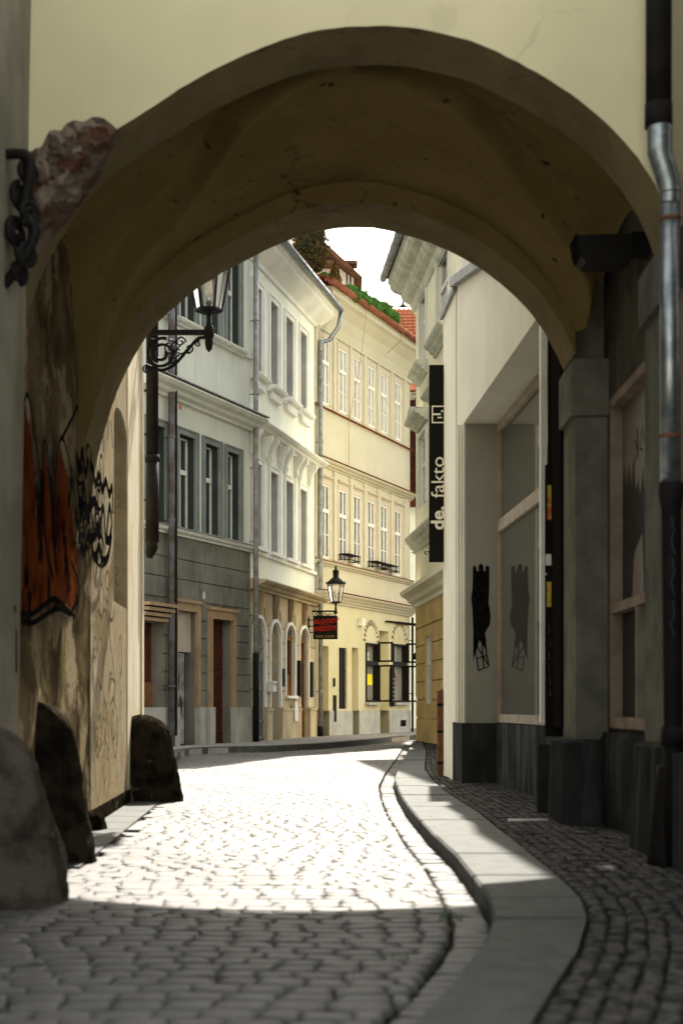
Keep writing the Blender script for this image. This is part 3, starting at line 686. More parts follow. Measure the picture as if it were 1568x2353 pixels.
for q in ([(.25, 1.52), (.33, 1.62), (.40, 1.50), (.44, 1.62)], [(.5, 1.60), (.56, 1.70), (.62, 1.58), (.54, 1.55)], [(.66, 1.52), (.70, 1.72), (.70, 1.60), (.78, 1.66), (.70, 1.58), (.80, 1.50)]):
    mb.ribbon([SWL.pt(a + u_, n_ - .0, E(z_)) for u_, z_ in q], .012, SWL.n, .002)
mb.build('scratched_tag', 'blackp', sw)
# near walls of the lane on both sides of the photographer
nl = thing('near_left_house', 'blurred grey plastered wall at the left edge in front of the arch', 'building', (-2, 4, 0))
mb = MB(); mb.add([(-1.60, 6.995, -.05), (-1.62, 3.5, -.05), (-1.60, 3.5, 4.9), (-1.515, 6.995, 4.9), (-3, 6.995, -.05), (-3, 3.5, -.05), (-3, 3.5, 4.9), (-3, 6.995, 4.9)],
   [(0, 1, 2, 3), (4, 5, 6, 7), (0, 3, 7, 4), (1, 5, 6, 2), (3, 2, 6, 7)])
mb.build('wall', 'nearw', nl)
nr = thing('near_right_house', 'pale wall with dark plinth at the right edge beside the downpipe', 'building', (3, 4, 0))
mb = MB(); mb.box(1.615, 3, 3.5, 6.72, -.02, 4.9); mb.build('wall', 'pier', nr)
mb = MB(); mb.box(1.565, 1.9, 3.5, 6.735, -.02, E(-.22)); mb.build('plinth', 'plinth', nr)
# ------------------------------------------------------------------ downpipe at the right edge
dp = thing('downpipe', 'large galvanised downpipe with black cast iron foot at the right edge of the archway', 'pipe', (1.55, 6.86, 0))
Yp = 6.86
def PP(px, py): return W(px, py, Yp)
mb = MB(); mb.tube([PP(1512, -300), PP(1511, 292)], .062, 20); mb.tube([PP(1511, 240), PP(1511, 292)], .066, 20); mb.build('painted_pipe', 'castiron', dp)
mb = MB(); mb.tube([Vector(q) for q in catmull([tuple(PP(1514, 285)), tuple(PP(1514, 330)), tuple(PP(1516, 360)), tuple(PP(1530, 405)), tuple(PP(1537, 440)), tuple(PP(1537, 470))], 5)], [.060] * 10 + [.056] * 10 + [.05] * 6, 20); mb.tube([PP(1537, 440), PP(1538, 1125)], .0485, 20)
mb.tube([PP(1537, 435), PP(1537, 446)], .053, 20); mb.build('galvanised_pipe', 'galv', dp)
mb = MB(); a = PP(1540, 1110); b = PP(1545, 1700)
mb.tube([a, a - Vector((0, 0, .05)), a - Vector((0, 0, .13)), b, W(1545, 1990, Yp)], [.062, .062, .048, .046, .046], 18)
mb.tube([PP(1545, 1668), PP(1545, 1712)], .06, 18); mb.build('cast_iron_foot', 'castiron', dp)
mb = MB()
for k in range(3):
    z = 1190 + k * 95
    mb.ribbon([PP(1535 + 2 * k, z) + Vector((0, -.047, 0)), PP(1542, z + 30) + Vector((0, -.049, 0)), PP(1534, z + 55) + Vector((0, -.047, 0)), PP(1543, z + 85) + Vector((0, -.049, 0))], .003, (0, -1, 0))
mb.build('scratched_tag', 'sett', dp)
mb = MB()
for z in (500, 1000): mb.tube([PP(1537, z) + Vector((0, .0, 0)), PP(1537, z) + Vector((.02, .15, 0))], .008, 6); mb.tube([PP(1537, z), PP(1537, z + 7)], .052, 18)
mb.build('clamp', 'rust', dp)
# black drain boot in the plinth
mb = MB(); mb.lathe((1.585, 6.93, 0.06), [(.10, 0), (.098, .05), (.085, .2), (.06, .42), (.05, .5)], 14)
tag(mb.build('drain_boot', 'castiron'), 'squat black cast iron boot where the right edge downpipe meets the pavement', 'drain fitting')
# ------------------------------------------------------------------ guard stones
def guard(name, label, x, y, h, wx, wy, lean, seed):
    mb = MB(); seg, NR = 54, 44; o = len(mb.v)
    for i in range(NR + 1):
        t = i / NR; z = h * (1 - (1 - t) ** 1.35) if t < 1 else h
        tt = z / h
        f = (1 - .30 * tt) * math.sqrt(max(0.0, 1 - max(0, (tt - .72) / .28) ** 2.6)) if tt < .999 else .10
        for k in range(seg):
            a = 2 * math.pi * k / seg
            cx_, sy_ = math.cos(a), math.sin(a)
            cx_ = math.copysign(abs(cx_) ** .75, cx_); sy_ = math.copysign(abs(sy_) ** .75, sy_)
            q = Vector((cx_ * 1.2 + seed, sy_ * 1.2, z * 2.2))
            d = 1 + .13 * noise.noise(q) + .06 * noise.noise(q * 3.1) + .035 * noise.noise(q * 9) - .05 * max(0, noise.noise(q * 5 + Vector((9, 0, 0))) - .25) * 3
            mb.v.append(Vector((x + lean * tt + wx * f * cx_ * d, y + wy * f * sy_ * d, z - .03 + .02 * noise.noise(q * 1.5))))
    for i in range(NR):
        for k in range(seg):
            mb.f.append((o + i * seg + k, o + i * seg + (k + 1) % seg, o + (i + 1) * seg + (k + 1) % seg, o + (i + 1) * seg + k)); mb.sm.append(True)
    mb.f.append(tuple(o + NR * seg + k for k in range(seg))); mb.sm.append(True)
    return tag(mb.build(name, 'stone1' if seed == 1.0 else 'stone'), label, 'guard stone', 'stone wheel guards along the left wall')
guard('guard_stone', 'broad blurred guard stone nearest the camera at the lower left corner', -1.53, 6.15, .80, .34, .26, -.05, 1.0)
guard('guard_stone', 'tall dark guard stone leaning on the passage wall behind the nearest one', -1.60, 7.75, .90, .25, .16, -.06, 4.3)
guard('guard_stone', 'round-topped mossy guard stone at the outer corner below the bracket lamp', -1.72, 12.75, .80, .31, .22, -.06, 9.1)
guard('guard_stone', 'small dark stone stub at the foot of the graffiti wall', -1.70, 9.72, .16, .10, .13, 0, 6.2)
# ------------------------------------------------------------------ iron bracket top left, floodlight
def scroll(c, ax, ay, r0, turns, start, r, mb, n=40, shrink=.78):
    pts = []
    for k in range(n + 1):
        t = k / n; a = start + turns * 2 * math.pi * t; rr = r0 * (1 - shrink * t)
        pts.append(Vector(c) + Vector(ax) * math.cos(a) * rr + Vector(ay) * math.sin(a) * rr)
    mb.tube(pts, r, 6); return pts
ib = thing('iron_bracket', 'black wrought iron scroll bracket seen edge-on at the top left below the broken plaster', 'bracket', (-1.58, 6.8, 2.9))
mb = MB(); mb.box(-1.60, -1.565, 6.55, 6.65, E(1.9), E(2.56)); mb.build('wall_plate', 'black', ib)
mb = MB(); Yv = (0, 1, 0); Zv = (0, 0, 1)
for (x, y, z, r0, st, ax_) in ((-1.46, 6.62, 2.48, .055, 0, .9), (-1.49, 6.66, 2.38, .07, 2, .8), (-1.45, 6.6, 2.29, .06, 4, 1.0), (-1.51, 6.62, 2.20, .07, 1, .7), (-1.46, 6.6, 2.10, .06, 3, .9), (-1.50, 6.62, 2.02, .05, 5, .8)):
    scroll((x, y, E(z)), (ax_ * .6, 1, 0), Zv, r0, 1.9, st, .017, mb)
mb.tube(catmull([(-1.57, 6.6, E(2.56)), (-1.44, 6.58, E(2.53)), (-1.47, 6.6, E(2.3)), (-1.42, 6.6, E(2.2)), (-1.49, 6.6, E(2.05)), (-1.57, 6.62, E(1.96))], 5), .026, 8)
mb.build('scrollwork', 'black', ib)
fl = thing('floodlight', 'black box floodlight on a short arm under the right side of the vault', 'floodlight', (1.7, 8.2, E(2.62)))
yF = 8.1
a = W(1326, 540, yF); b = W(1450, 600, yF)
mb = MB(); x0, x1 = a.x, b.x; zt, zb = a.z, b.z
prof = [(x0, zt), (x1, zt + .012), (x1 + .005, zb + .03), (x1 - .03, zb), (x0 + .045, zb), (x0 + .02, zb + .03)]
mb.prism([Vector((x, yF, z)) for x, z in prof], (0, .2, 0)); mb.build('housing', 'black', fl)
mb = MB(); mb.prism([Vector((x0 - .012, yF - .01, zt + .01)), Vector((x0 - .002, yF - .01, zt - .0)), Vector((x0 + .018, yF - .01, zb + .03)), Vector((x0 - .0, yF - .01, zb + .07))], (0, .22, 0)); mb.build('glass', 'signblk', fl)
mb = MB(); mb.box(x1 - .02, 1.79, yF + .06, yF + .12, zt - .06, zt - .01); mb.box(1.66, 1.79, yF + .03, yF + .15, zt - .09, zt + .03); mb.build('arm', 'black', fl)
# ------------------------------------------------------------------ shop house S
S = Fr(1.45, 10.4, -.0526, -1)
sh = thing('shop_house', 'white plastered shop with a deep recessed display window beyond the arch on the right', 'building', (1.6, 13, 0))
so0, so1 = .03, S.u(1064)
STOP = E(5.05)
mb = MB(); mb.wall(S, -.42, S.u(1047), E(2.87), 6.7, [], 0)
mb.box(so1 , S.u(1047), -.02, 0, E(-.17), E(2.87), S)
mb.quad(S.pt(-.0, 0, E(2.87)), S.pt(so1, 0, E(2.87)), S.pt(so1, -.40, E(2.87)), S.pt(-.0, -.40, E(2.87)))
mb.quad(S.pt(S.u(1047), 0, 0), S.pt(S.u(1047), -3, 0), S.pt(S.u(1047), -3, 6.7), S.pt(S.u(1047), 0, 6.7))
mb.build('wall', 'swall', sh)
mb = MB(); mb.box(so1, so1 + .35, -.62, -.02, E(-.17), E(2.87), S); mb.build('window_reveal', 'srev', sh)
mb = MB(); mb.box(-.03, .03, -.045, 0.0, E(-.12), E(2.87), S); mb.build('corner_post', 'white', sh)
mb = MB(); mb.box(-.42, .02, -.4, -.06, E(-.15), E(2.87), S); mb.build('dark_entrance', 'dark', sh)
# window
g0, g1 = .05, so1
mb = MB(); d0, d1 = -.40, -.34
um = S.u(1216) + .52
for (p_, q_, c_, d_) in ((g1 - .06, g1 - .002, E(-.16), E(2.86)), (g0, g1 - .06, E(-.16), E(-.08)), (g0, g1 - .06, E(2.78), E(2.86)), (g0, g1 - .06, E(1.76), E(1.88)), (um - .05, um + .05, E(-.08), E(1.76)), (um - .05, um + .05, E(1.88), E(2.78)), (g0, g0 + .08, E(-.08), E(2.78))):
    mb.box(p_, q_, d0, d1, c_, d_, S)
dw = mb.build('display_window', 'frameb', sh)
mb = MB(); mb.box(g0 + .02, g1 - .02, -.385, -.375, E(-.14), E(2.84), S); mb.build('pane', 'shopg', dw)
mb = MB(); mb.box(g0, so1, -.62, -.39, -.02, E(-.17), S); mb.box(so1, so1 + .7, -.6, .02, -.02, E(-.17), S); mb.box(-.04, .03, -.4, .02, -.02, E(-.28), S)
mb.box(g0, so1, -.39, -.33, -.02, E(-.17), S); mb.build('plinth', 'plinth', sh)
# mouldings and lower annex
ua, ub = S.u(1047), S.u(1047) + 1.0
mb = MB(); mb.box(so1 + .06, so1 + .10, 0, .02, E(-.17), E(2.87), S); mb.box(so1 + .22, so1 + .30, 0, .03, E(-.17), E(2.9), S)
mb.build('moulding', 'swall', sh)
mb = MB(); mb.box(ua - .05, ub, -.3, .012, -.02, E(4.35), S); mb.build('end_pilaster', 'swall', sh)
mb = MB(); mb.box(ua - .1, ub + .02, -.32, .05, E(4.35), E(4.42), S); mb.box(ua + .5, ub + .02, -.2, .03, E(4.42), E(4.58), S); mb.build('pilaster_cap', 'zinc', sh)
mb = MB(); a = ua; b = 0.3
p = [S.pt(a, 0, E(4.42)), S.pt(b, 0, E(3.55)), S.pt(b, 0, E(3.62)), S.pt(a, 0, E(4.52))]
mb.prism(p, S.n * .07); mb.build('sloping_coping', 'zinc', sh)
# graffiti hand and chair on the reveal (faces the camera)
rn = -S.d
def RV(px, py):
    k = (S.p0 + S.d * so1); # plane point, normal S.d
    d = Vector((T(px), 1, (HY - py) / FPX)); o = Vector((0, 0, EYE))
    t = (k - o).dot(S.d) / d.dot(S.d); q = o + d * t; return q + rn * .004
mb = MB()
outl = [(1085, 1320), (1085, 1303), (1089, 1298), (1093, 1304), (1094, 1312), (1098, 1312), (1098, 1300), (1103, 1294), (1109, 1300), (1110, 1312), (1114, 1312), (1114, 1302), (1119, 1298), (1123, 1303), (1123, 1345), (1121, 1385), (1124, 1400), (1126, 1415), (1124, 1435), (1118, 1445), (1113, 1455), (1116, 1475), (1114, 1490), (1106, 1480), (1100, 1470), (1095, 1480), (1090, 1500), (1086, 1520), (1086, 1450), (1084, 1400), (1081, 1372), (1084, 1355)]
mb.add([RV(*q) for q in outl], [tuple(range(len(outl)))])
mb.build('hand_graffiti', 'blackp', sh)
mb = MB()
for q in ([(1092, 1480), (1104, 1500), (1122, 1530)], [(1112, 1455), (1116, 1500), (1122, 1530), (1098, 1540)], [(1088, 1490), (1094, 1512), (1118, 1505)], [(1094, 1512), (1098, 1541)], [(1100, 1465), (1090, 1500)], [(1106, 1470), (1108, 1520), (1110, 1534)]):
    mb.ribbon([RV(*z) for z in q], .013, rn, .003)
mb.build('chair_graffiti', 'blackp', sh)
# rusty guard post at the corner
gp = thing('corner_guard', 'rust brown steel corner guard at the far foot of the white shop wall', 'guard', (1.15, 16, 0))
mb = MB(); c = S.pt(ub, .0, 0)
mb.box(c.x - .075, c.x + .06, c.y - .02, c.y + .08, .05, E(.17)); mb.tube([(c.x - .0, c.y + .03, E(.17)), (c.x, c.y + .03, E(.20))], [.06, .03], 10); mb.build('post', 'rust', gp)
mb = MB()
for z in (.2, .55, .85): mb.box(c.x - .08, c.x + .062, c.y - .024, c.y + .082, z, z + .03)
mb.build('strap', 'castiron', gp)
# de.fakto banner sign
sg = thing('banner_sign', 'tall narrow black projecting sign reading de.fakto upwards with a square emblem', 'sign', (1.08, 15.9, 3.5))
ys = 15.95
a = W(985.5, 1290, ys); b = W(1026.5, 838, ys)
mb = MB(); mb.box(a.x, b.x, ys, ys + .07, a.z, b.z); mb.build('board', 'signblk', sg)
xm = (a.x + b.x) / 2; zz = lambda py: EYE + (HY - py) / FPX * ys
text('lettering', 'de.', 'signtxt', sg, (xm - .0, ys - .004, zz(1190)), (0, 0, 1), (-1, 0, 0), .205, .003, .0055, sx=1.08)
text('lettering', 'fakto', 'signtxt', sg, (xm - .0, ys - .004, zz(1096)), (0, 0, 1), (-1, 0, 0), .205, .003, .0, sx=1.12)
mb = MB(); e0, e1 = W(991, 972, ys), W(1024, 932, ys); t = .013; y2 = ys - .005
def fb(x0, x1, z0, z1): mb.box(x0, x1, y2, ys - .001, z0, z1)
w_, h_ = e1.x - e0.x, e1.z - e0.z
fb(e0.x, e1.x, e0.z, e0.z + t); fb(e0.x, e1.x, e1.z - t, e1.z); fb(e0.x, e0.x + t, e0.z + t, e1.z - t); fb(e1.x - t, e1.x, e0.z + t, e1.z - t)
fb(e0.x + t, e0.x + .62 * w_, e0.z + .46 * h_, e0.z + .56 * h_); fb(e0.x + .35 * w_, e0.x + .62 * w_, e0.z + .62 * h_, e0.z + .72 * h_) if False else None
fb(e0.x + .40 * w_, e0.x + .70 * w_, e0.z + .28 * h_, e0.z + .36 * h_); fb(e0.x + .66 * w_, e0.x + .78 * w_, e0.z + .64 * h_, e0.z + .74 * h_)
mb.build('emblem', 'signtxt', sg)
mb = MB()
for z in (b.z - .25, a.z + .3): mb.tube([(b.x - .02, ys + .035, z), (b.x + .1, ys + .035, z)], .012, 6)
scroll((a.x - .03, ys + .03, a.z + .1), (1, 0, 0), (0, 0, 1), .03, 1, 0, .007, mb)
mb.build('bracket', 'black', sg)
# narrow dark notice panel beside the arch pier
npn = thing('notice_panel', 'narrow black scrawled panel with stickers between the rear pier and the shop window', 'panel', (1.55, 10.3, 0))
mb = MB(); y3 = 10.30; mb.box(1.478, 1.60, y3, y3 + .05, E(-.22), E(.95)); mb.build('board', 'signblk', npn)
mb = MB(); mb.box(1.475, 1.60, y3 - .006, y3 - .001, E(1.02), E(1.10)); mb.build('pale_sticker', 'lit', npn)
mb = MB(); mb.box(1.49, 1.55, y3 - .006, y3 - .001, E(1.35), E(1.60)); mb.build('orange_sticker', 'sticker', npn); mb = MB(); mb.box(1.485, 1.53, y3 - .006, y3 - .001, E(.72), E(.90)); mb.build('orange_sticker', 'sticker', npn)
mb = MB(); mb.box(1.478, 1.60, y3, y3 + .05, E(.97), E(1.75)); mb.build('upper_board', 'signblk', npn)
mb = MB()
def lettr(cx_, z, kind):
    P_ = lambda a_, b_: Vector((cx_ + a_ * .030, y3 - .003, z + b_ * .03))
    q = {'R': [(-1, -1), (-1, 1), (.6, 1), (.6, 0), (-.8, 0), (.8, -1)], 'O': [(math.cos(t_ * .6) * .9, math.sin(t_ * .6)) for t_ in range(12)], 'L': [(-1, 1), (-1, -1), (.8, -1)], 'M': [(-1, -1), (-.8, 1), (0, -.4), (.8, 1), (1, -1)], 'B': [(-.8, -1), (-.8, 1), (.5, .8), (.4, .1), (-.6, 0), (.8, -.3), (.6, -1), (-.8, -1)]}[kind]
    mb.ribbon([P_(*w) for w in q], .005, (0, -1, 0))
for k, l_ in enumerate('ROLMBO'): lettr(1.53, E(.55 - .09 * k), l_)
mb.build('scrawl', 'brownp', npn)
# ------------------------------------------------------------------ facades
def window(fr, par, u0, u1, z0, z1, n=-.2, m='white', pm='pane', trans=.66, bars=1, mull=True, fw=.045, sill=None, label=None):
    mb = MB(); t = .05
    def bx(a, b, c, d, n1=0): mb.box(a, b, n, n + t + n1, c, d, fr)
    bx(u0, u0 + fw, z0, z1); bx(u1 - fw, u1, z0, z1); bx(u0 + fw, u1 - fw, z0, z0 + fw); bx(u0 + fw, u1 - fw, z1 - fw, z1)
    zt = z0 + (z1 - z0) * trans; um = (u0 + u1) / 2
    bx(u0 + fw, u1 - fw, zt - .045, zt + .045, .015)
    if mull:
        bx(um - .022, um + .022, z0 + fw, zt - .045, .004); bx(um - .018, um + .018, zt + .045, z1 - fw, .004)
    for k in range(bars):
        zz_ = z0 + (zt - z0) * (k + 1) / (bars + 1)
        bx(u0 + fw, um - .022, zz_ - .011, zz_ + .011, -.015); bx(um + .022, u1 - fw, zz_ - .011, zz_ + .011, -.015)
    w = mb.build('window', m, par)
    mb = MB(); mb.box(u0 + .01, u1 - .01, n + .01, n + .02, z0 + .01, z1 - .01, fr); mb.build('pane', pm, w)
    if sill:
        mb = MB(); mb.box(u0 - .06, u1 + .06, n + t, sill, z0 - .05, z0, fr); mb.build('sill', m, w)
    return w
def surround(mb, fr, u0, u1, z0, z1, w=.11, n=.04, foot=True):
    mb.box(u0 - w, u0, -.01, n, z0, z1 + w, fr); mb.box(u1, u1 + w, -.01, n, z0, z1 + w, fr); mb.box(u0, u1, -.01, n, z1, z1 + w, fr)
    mb.box(u0 - w - .03, u0 - w, -.01, n + .02, z0, z1 + w + .03, fr); mb.box(u1 + w, u1 + w + .03, -.01, n + .02, z0, z1 + w + .03, fr); mb.box(u0 - w, u1 + w, -.01, n + .02, z1 + w, z1 + w + .03, fr)
def cornice(mb, fr, u0, u1, z, h, out, steps=4, up=True):
    prof = [(-.02, z)]
    for k in range(steps):
        o = out * ((k + 1) / steps) ** 1.3; zz = z + h * k / steps
        prof += [(o * .85, zz), (o, zz + h / steps * .6)]
    prof += [(out, z + h), (-.02, z + h + .03)]
    mb.sweep(prof, fr, u0, u1)
def courses(mb, fr, u0, u1, zl, ops, n0, n1, gap=.022):
    for za, zb in zip(zl, zl[1:]):
        zb -= gap
        blk = sorted([(o[0], o[1]) for o in ops if o[2] < zb and o[3] > za])
        cur = u0
        for a, b in blk + [(u1, u1)]:
            if a - cur > .03: mb.box(cur, min(a, u1), n0, n1, za, zb, fr)
            cur = max(cur, b)
# ---- house A: grey
A = Fr(-1.92, 30.0, .4095, 1)
ha = thing('grey_house', 'grey-green two-door house with dark rusticated ground floor on the left', 'building', (-3, 28, 0))
aL, aR = A.u(318), 0.0
cols = [(A.u(410), A.u(446)), (A.u(470), A.u(501)), (A.u(521), A.u(548))]
cols0 = [(A.u(340), A.u(378))]
opsA = [(a, b, E(3.42), E(5.2)) for a, b in cols + cols0] + [(a, b, E(7.45), E(9.2)) for a, b in cols + cols0]
d1 = (A.u(404), A.u(450.5), .1, E(1.83)); d2 = (A.u(485), A.u(533), .1, E(1.75)); d0 = (A.u(322), A.u(371), .1, E(1.55))
mb = MB(); mb.wall(A, aL, aR, E(3.3), 11.5, opsA, .20)
mb.box(aL, aR, -7, -.62, 0, 11.4, A); mb.build('wall', 'agrey', ha)
mb = MB(); mb.wall(A, aL, aR, .05, E(3.3), [d0, d1, d2], .24, n=-.03)
zl = [E(-.02), E(.32), E(.66), E(1.0), E(1.34), E(1.68), E(2.05), E(2.44), E(2.82), E(3.29)]
opsf = [(d1[0] - .16, d1[1] + .16, 0, E(2.05)), (d2[0] - .16, d2[1] + .16, 0, E(1.98)), (d0[0] - .1, d0[1] + .1, 0, E(1.95))]
courses(mb, A, aL, aR, zl, opsf, -.05, 0.0)
mb.build('rusticated_base', 'abase', ha)
for a, b, c, d in opsA:
    mb = MB(); surround(mb, A, a, b, c, d, .10, .035); mb.build('window_surround', 'agreydk', ha)
    mb = MB(); mb.box(a + .001, a + .012, -.19, -.005, c, d, A); mb.box(b - .012, b - .001, -.19, -.005, c, d, A); mb.box(a + .012, b - .012, -.19, -.005, d - .012, d - .001, A); mb.build('window_reveal', 'areveal', ha)  # reveals lined in a darker tone than the surround
for a, b, c, d in opsA:
    window(A, ha, a, b, c, d, -.19, pm='pane', trans=.62, bars=0)
mb = MB()
cornice(mb, A, aL, aR + .03, E(5.78), .24, .42, 3); mb.build('hood_cornice', 'agrey', ha)
for z_, o_ in ((6.05, .45), (3.365, .16)): mb = MB(); mb.box(aL, aR + .04, -.02, o_, E(z_), E(z_ + .02), A); mb.build('flashing', 'zinc', ha)
mb = MB(); cornice(mb, A, aL, aR + .03, E(3.24), .12, .13, 2)
mb.build('string_course', 'agrey', ha); mb = MB(); mb.box(aL, aR, -.01, .06, E(7.3), E(7.40), A); mb.build('string_course', 'agrey', ha); mb = MB(); cornice(mb, A, aL, aR + .03, E(9.75), .5, .4, 4)
mb.build('roof_cornice', 'agrey', ha)
for a, b in cols + cols0: mb = MB(); cornice(mb, A, a - .17, b + .17, E(7.26), .12, .16, 2); mb.build('window_sill', 'agrey', ha)
for (dd, top) in ((d1, 2.05), (d2, 1.98)):
    mb = MB(); a, b, c, d = dd
    mb.box(a - .16, a, -.04, .03, E(-.02), E(top) - .06, A); mb.box(b, b + .16, -.04, .03, E(-.02), E(top) - .06, A); mb.box(a, b, -.04, .03, d, E(top) - .06, A)
    mb.box(a - .20, b + .20, -.04, .07, E(top) - .06, E(top), A)
    mb.box(a - .03, a, .03, .05, E(-.02), d + .03, A); mb.box(b, b + .03, .03, .05, E(-.02), d + .03, A); mb.box(a, b, .03, .05, d, d + .03, A)
    f = mb.build('door_surround', 'sandst', ha)
    for p_ in (a - .22, b): mb = MB(); mb.box(p_, p_ + .22, -.04, .10, .08, E(-.02), A); mb.build('plinth_block', 'cgrey', f)
mb = MB()
mb.box(aL, d1[0] - .23, -.04, .05, .08, E(-.02), A); mb.build('plinth', 'cgrey', ha); mb = MB(); mb.box(d2[1] + .23, aR, -.04, .06, .08, E(-.02), A); mb.build('plinth', 'cgrey', ha)
# door 1: pale panel above, scuffed leaf, dark gap
mb = MB(); a, b, c, d = d1
mb.box(a, b, -.2, -.12, E(1.05), d, A); mb.box(a, a + (b - a) * .32, -.2, -.13, .1, E(1.05), A); w = mb.build('boarded_door', 'panelp', ha); tag(w, 'patched door with pale board above a scuffed leaf')
mb = MB(); mb.box(a + (b - a) * .34, a + (b - a) * .74, -.21, -.15, .12, E(1.03), A); mb.build('door_leaf', 'tin', w)
mb = MB(); mb.box(a, b, -.27, -.25, .1, d, A); mb.build('dark_gap', 'dark', w)
mb = MB(); u_ = a + (b - a) * .38
for (p_, q_) in (((0, .55), (.03, .3)), ((.04, .62), (-.02, .45)), ((.10, .2), (.13, -.1)), ((-.13, .5), (-.16, .2)), ((-.12, .35), (-.10, .05))):
    mb.ribbon([A.pt(u_ + p_[0], -.125, E(p_[1])), A.pt(u_ + q_[0] + .02, -.125, E((p_[1] + q_[1]) / 2)), A.pt(u_ + q_[0], -.125, E(q_[1]))], .03, A.n)
mb.build('paint_drip', 'blackp', w)
# door 2 dark wood, deep
mb = MB(); a, b, c, d = d2
mb.box(a, b, -.27, -.22, .1, d, A); w = mb.build('wooden_door', 'wood', ha); mb = MB()
for k in range(2):
    for z in (E(-.55), E(.05), E(.75)): mb.box(a + .08 + k * (b - a) * .48, a + (k + .9) * (b - a) * .48, -.22, -.20, z, z + .5, A)
mb.build('door_panel', 'wood', w)
mb = MB(); a, b, c, d = d0
mb.box(a, b, -.27, -.22, .1, d, A); w = mb.build('wooden_door', 'wood', ha); mb = MB(); mb.box(a + .05, b, -.22, -.20, .5, 1.3, A); mb.build('door_panel', 'woodbr', w)
mb = MB()
for k in range(4): mb.box(a - .1, b + .12, -.04, .28 - .05 * k, E(1.62) + .09 * (3 - k) - .06, E(1.62) + .09 * (3 - k), A)
mb.build('door_canopy', 'sandst', ha)
mb = MB(); u_ = A.u(465.5); mb.box(u_ - .06, u_ + .06, .0, .03, E(2.08), E(2.28), A); w = mb.build('number_plate', 'agreydk', ha)
mb = MB(); mb.box(u_ - .03, u_ + .03, .03, .034, E(2.12), E(2.24), A); mb.build('plate_face', 'lit', w)
# pipes
def downpipe(fr, u, n, z0, z1, r, m, label, joints=True, foot=False):
    t = thing('downpipe', label, 'pipe', fr.pt(u, n, 0))
    mb = MB(); mb.tube([fr.pt(u, n, z0), fr.pt(u, n, z1)], r, 12); mb.build('pipe', m, t)
    z = z0 + 1.1
    while z < z1 - .3:
        mb = MB(); mb.tube([fr.pt(u, n, z), fr.pt(u, n, z + .04)], r * 1.18, 12); mb.tube([fr.pt(u, n, z + .02), fr.pt(u, -.01, z + .02)], .012, 6); z += 1.55; mb.build('collar', m, t)
    if foot:
        mb = MB(); mb.tube([fr.pt(u, n, .08), fr.pt(u, n, foot)], r * 1.25, 12); mb.build('cast_foot', 'castiron', t)
    return t
dA = downpipe(A, A.u(377), .16, .1, 11.3, .065, 'pipegr', 'grey metal downpipe on the grey house nearest the archway')
mb = MB(); mb.tube([A.pt(A.u(381), .22, .3), A.pt(A.u(381), .22, 11.2)], .022, 8); mb.build('lightning_cable', 'castiron', dA)
mb = MB(); p = A.pt(A.u(379), .3, E(5.55)); mb.add([p, p + Vector((.02, 0, .13)), p + Vector((.05, 0, -.03))], [(0, 1, 2)]); mb.build('red_rag', 'redpl', dA)
sp = thing('street_plate', 'small red street name plate beside the grey downpipe', 'sign', A.pt(A.u(390), .05, 2.9))
mb = MB(); mb.box(A.u(385.5), A.u(397), .03, .05, E(2.10), E(2.40), A); mb.build('plate', 'redpl', sp)
mb = MB()
for k in range(3):
    for j in range(4): mb.box(A.u(387) + j * .045, A.u(387) + j * .045 + .03, .05, .053, E(2.15 + .08 * k), E(2.19 + .08 * k), A)
mb.build('faded_writing', 'lit', sp)
dB = downpipe(A, -.02, .14, .1, 11.0, .055, 'zinc', 'slim weathered downpipe at the joint of the grey and white houses', foot=E(1.12))
# ---- house B: white, four bays
B = Fr(-1.92, 30.0, .2345, 1)
hb = thing('white_house', 'white four-bay house with arched ground floor openings between grey and cream houses', 'building', (-1.3, 33, 0))
bR = B.u(724)
bc = [(B.u(582), B.u(599.5)), (B.u(620), B.u(637)), (B.u(655), B.u(672)), (B.u(688), B.u(703))]
opsB = [(a, b, E(7.12), E(8.98)) for a, b in bc] + [(a, b, E(3.42), E(5.2)) for a, b in bc]
mb = MB(); mb.wall(B, .0, bR, E(2.62), E(10.0), opsB, .28)
mb.box(0, bR - .1, -7, -.5, 0, E(10.0), B); mb.build('wall', 'bwhite', hb)
for a, b, c, d in opsB:
    mb = MB(); surround(mb, B, a, b, c, d, .10, .03); mb.build('window_surround', 'btrim', hb)
    mb = MB(); mb.box(a + .001, a + .012, -.27, -.005, c, d, B); mb.box(b - .012, b - .001, -.27, -.005, c, d, B); mb.box(a + .012, b - .012, -.27, -.005, d - .012, d - .001, B); mb.build('window_reveal', 'brec', hb)
for i, (a, b, c, d) in enumerate(opsB):
    window(B, hb, a, b, c, d, -.26, m='btrim', pm='brec', trans=.62, bars=0, fw=.05)
for a, b in bc: mb = MB(); cornice(mb, B, a - .2, b + .2, E(6.93), .14, .2, 2); mb.box(a - .1, b + .1, -.01, .10, E(6.78), E(6.93), B); mb.build('window_sill', 'btrim', hb)
mb = MB(); cornice(mb, B, 0, bR + .05, E(5.86), .18, .34, 3); mb.build('hood_cornice', 'btrim', hb)
for a, b in bc:
    for u_ in (a - .13, b + .13):
        mb = MB()
        pr = [(0, E(5.86)), (.24, E(5.86)), (.25, E(5.78)), (.16, E(5.66)), (.10, E(5.52)), (.11, E(5.42)), (.05, E(5.34)), (0, E(5.32))]
        mb.sweep(pr, B, u_ - .05, u_ + .05)
        mb.tube([B.pt(u_ - .06, .17, E(5.75)), B.pt(u_ + .06, .17, E(5.75))], .05, 8); mb.tube([B.pt(u_ - .06, .06, E(5.42)), B.pt(u_ + .06, .06, E(5.42))], .035, 8)
        mb.build('console', 'btrim', hb)
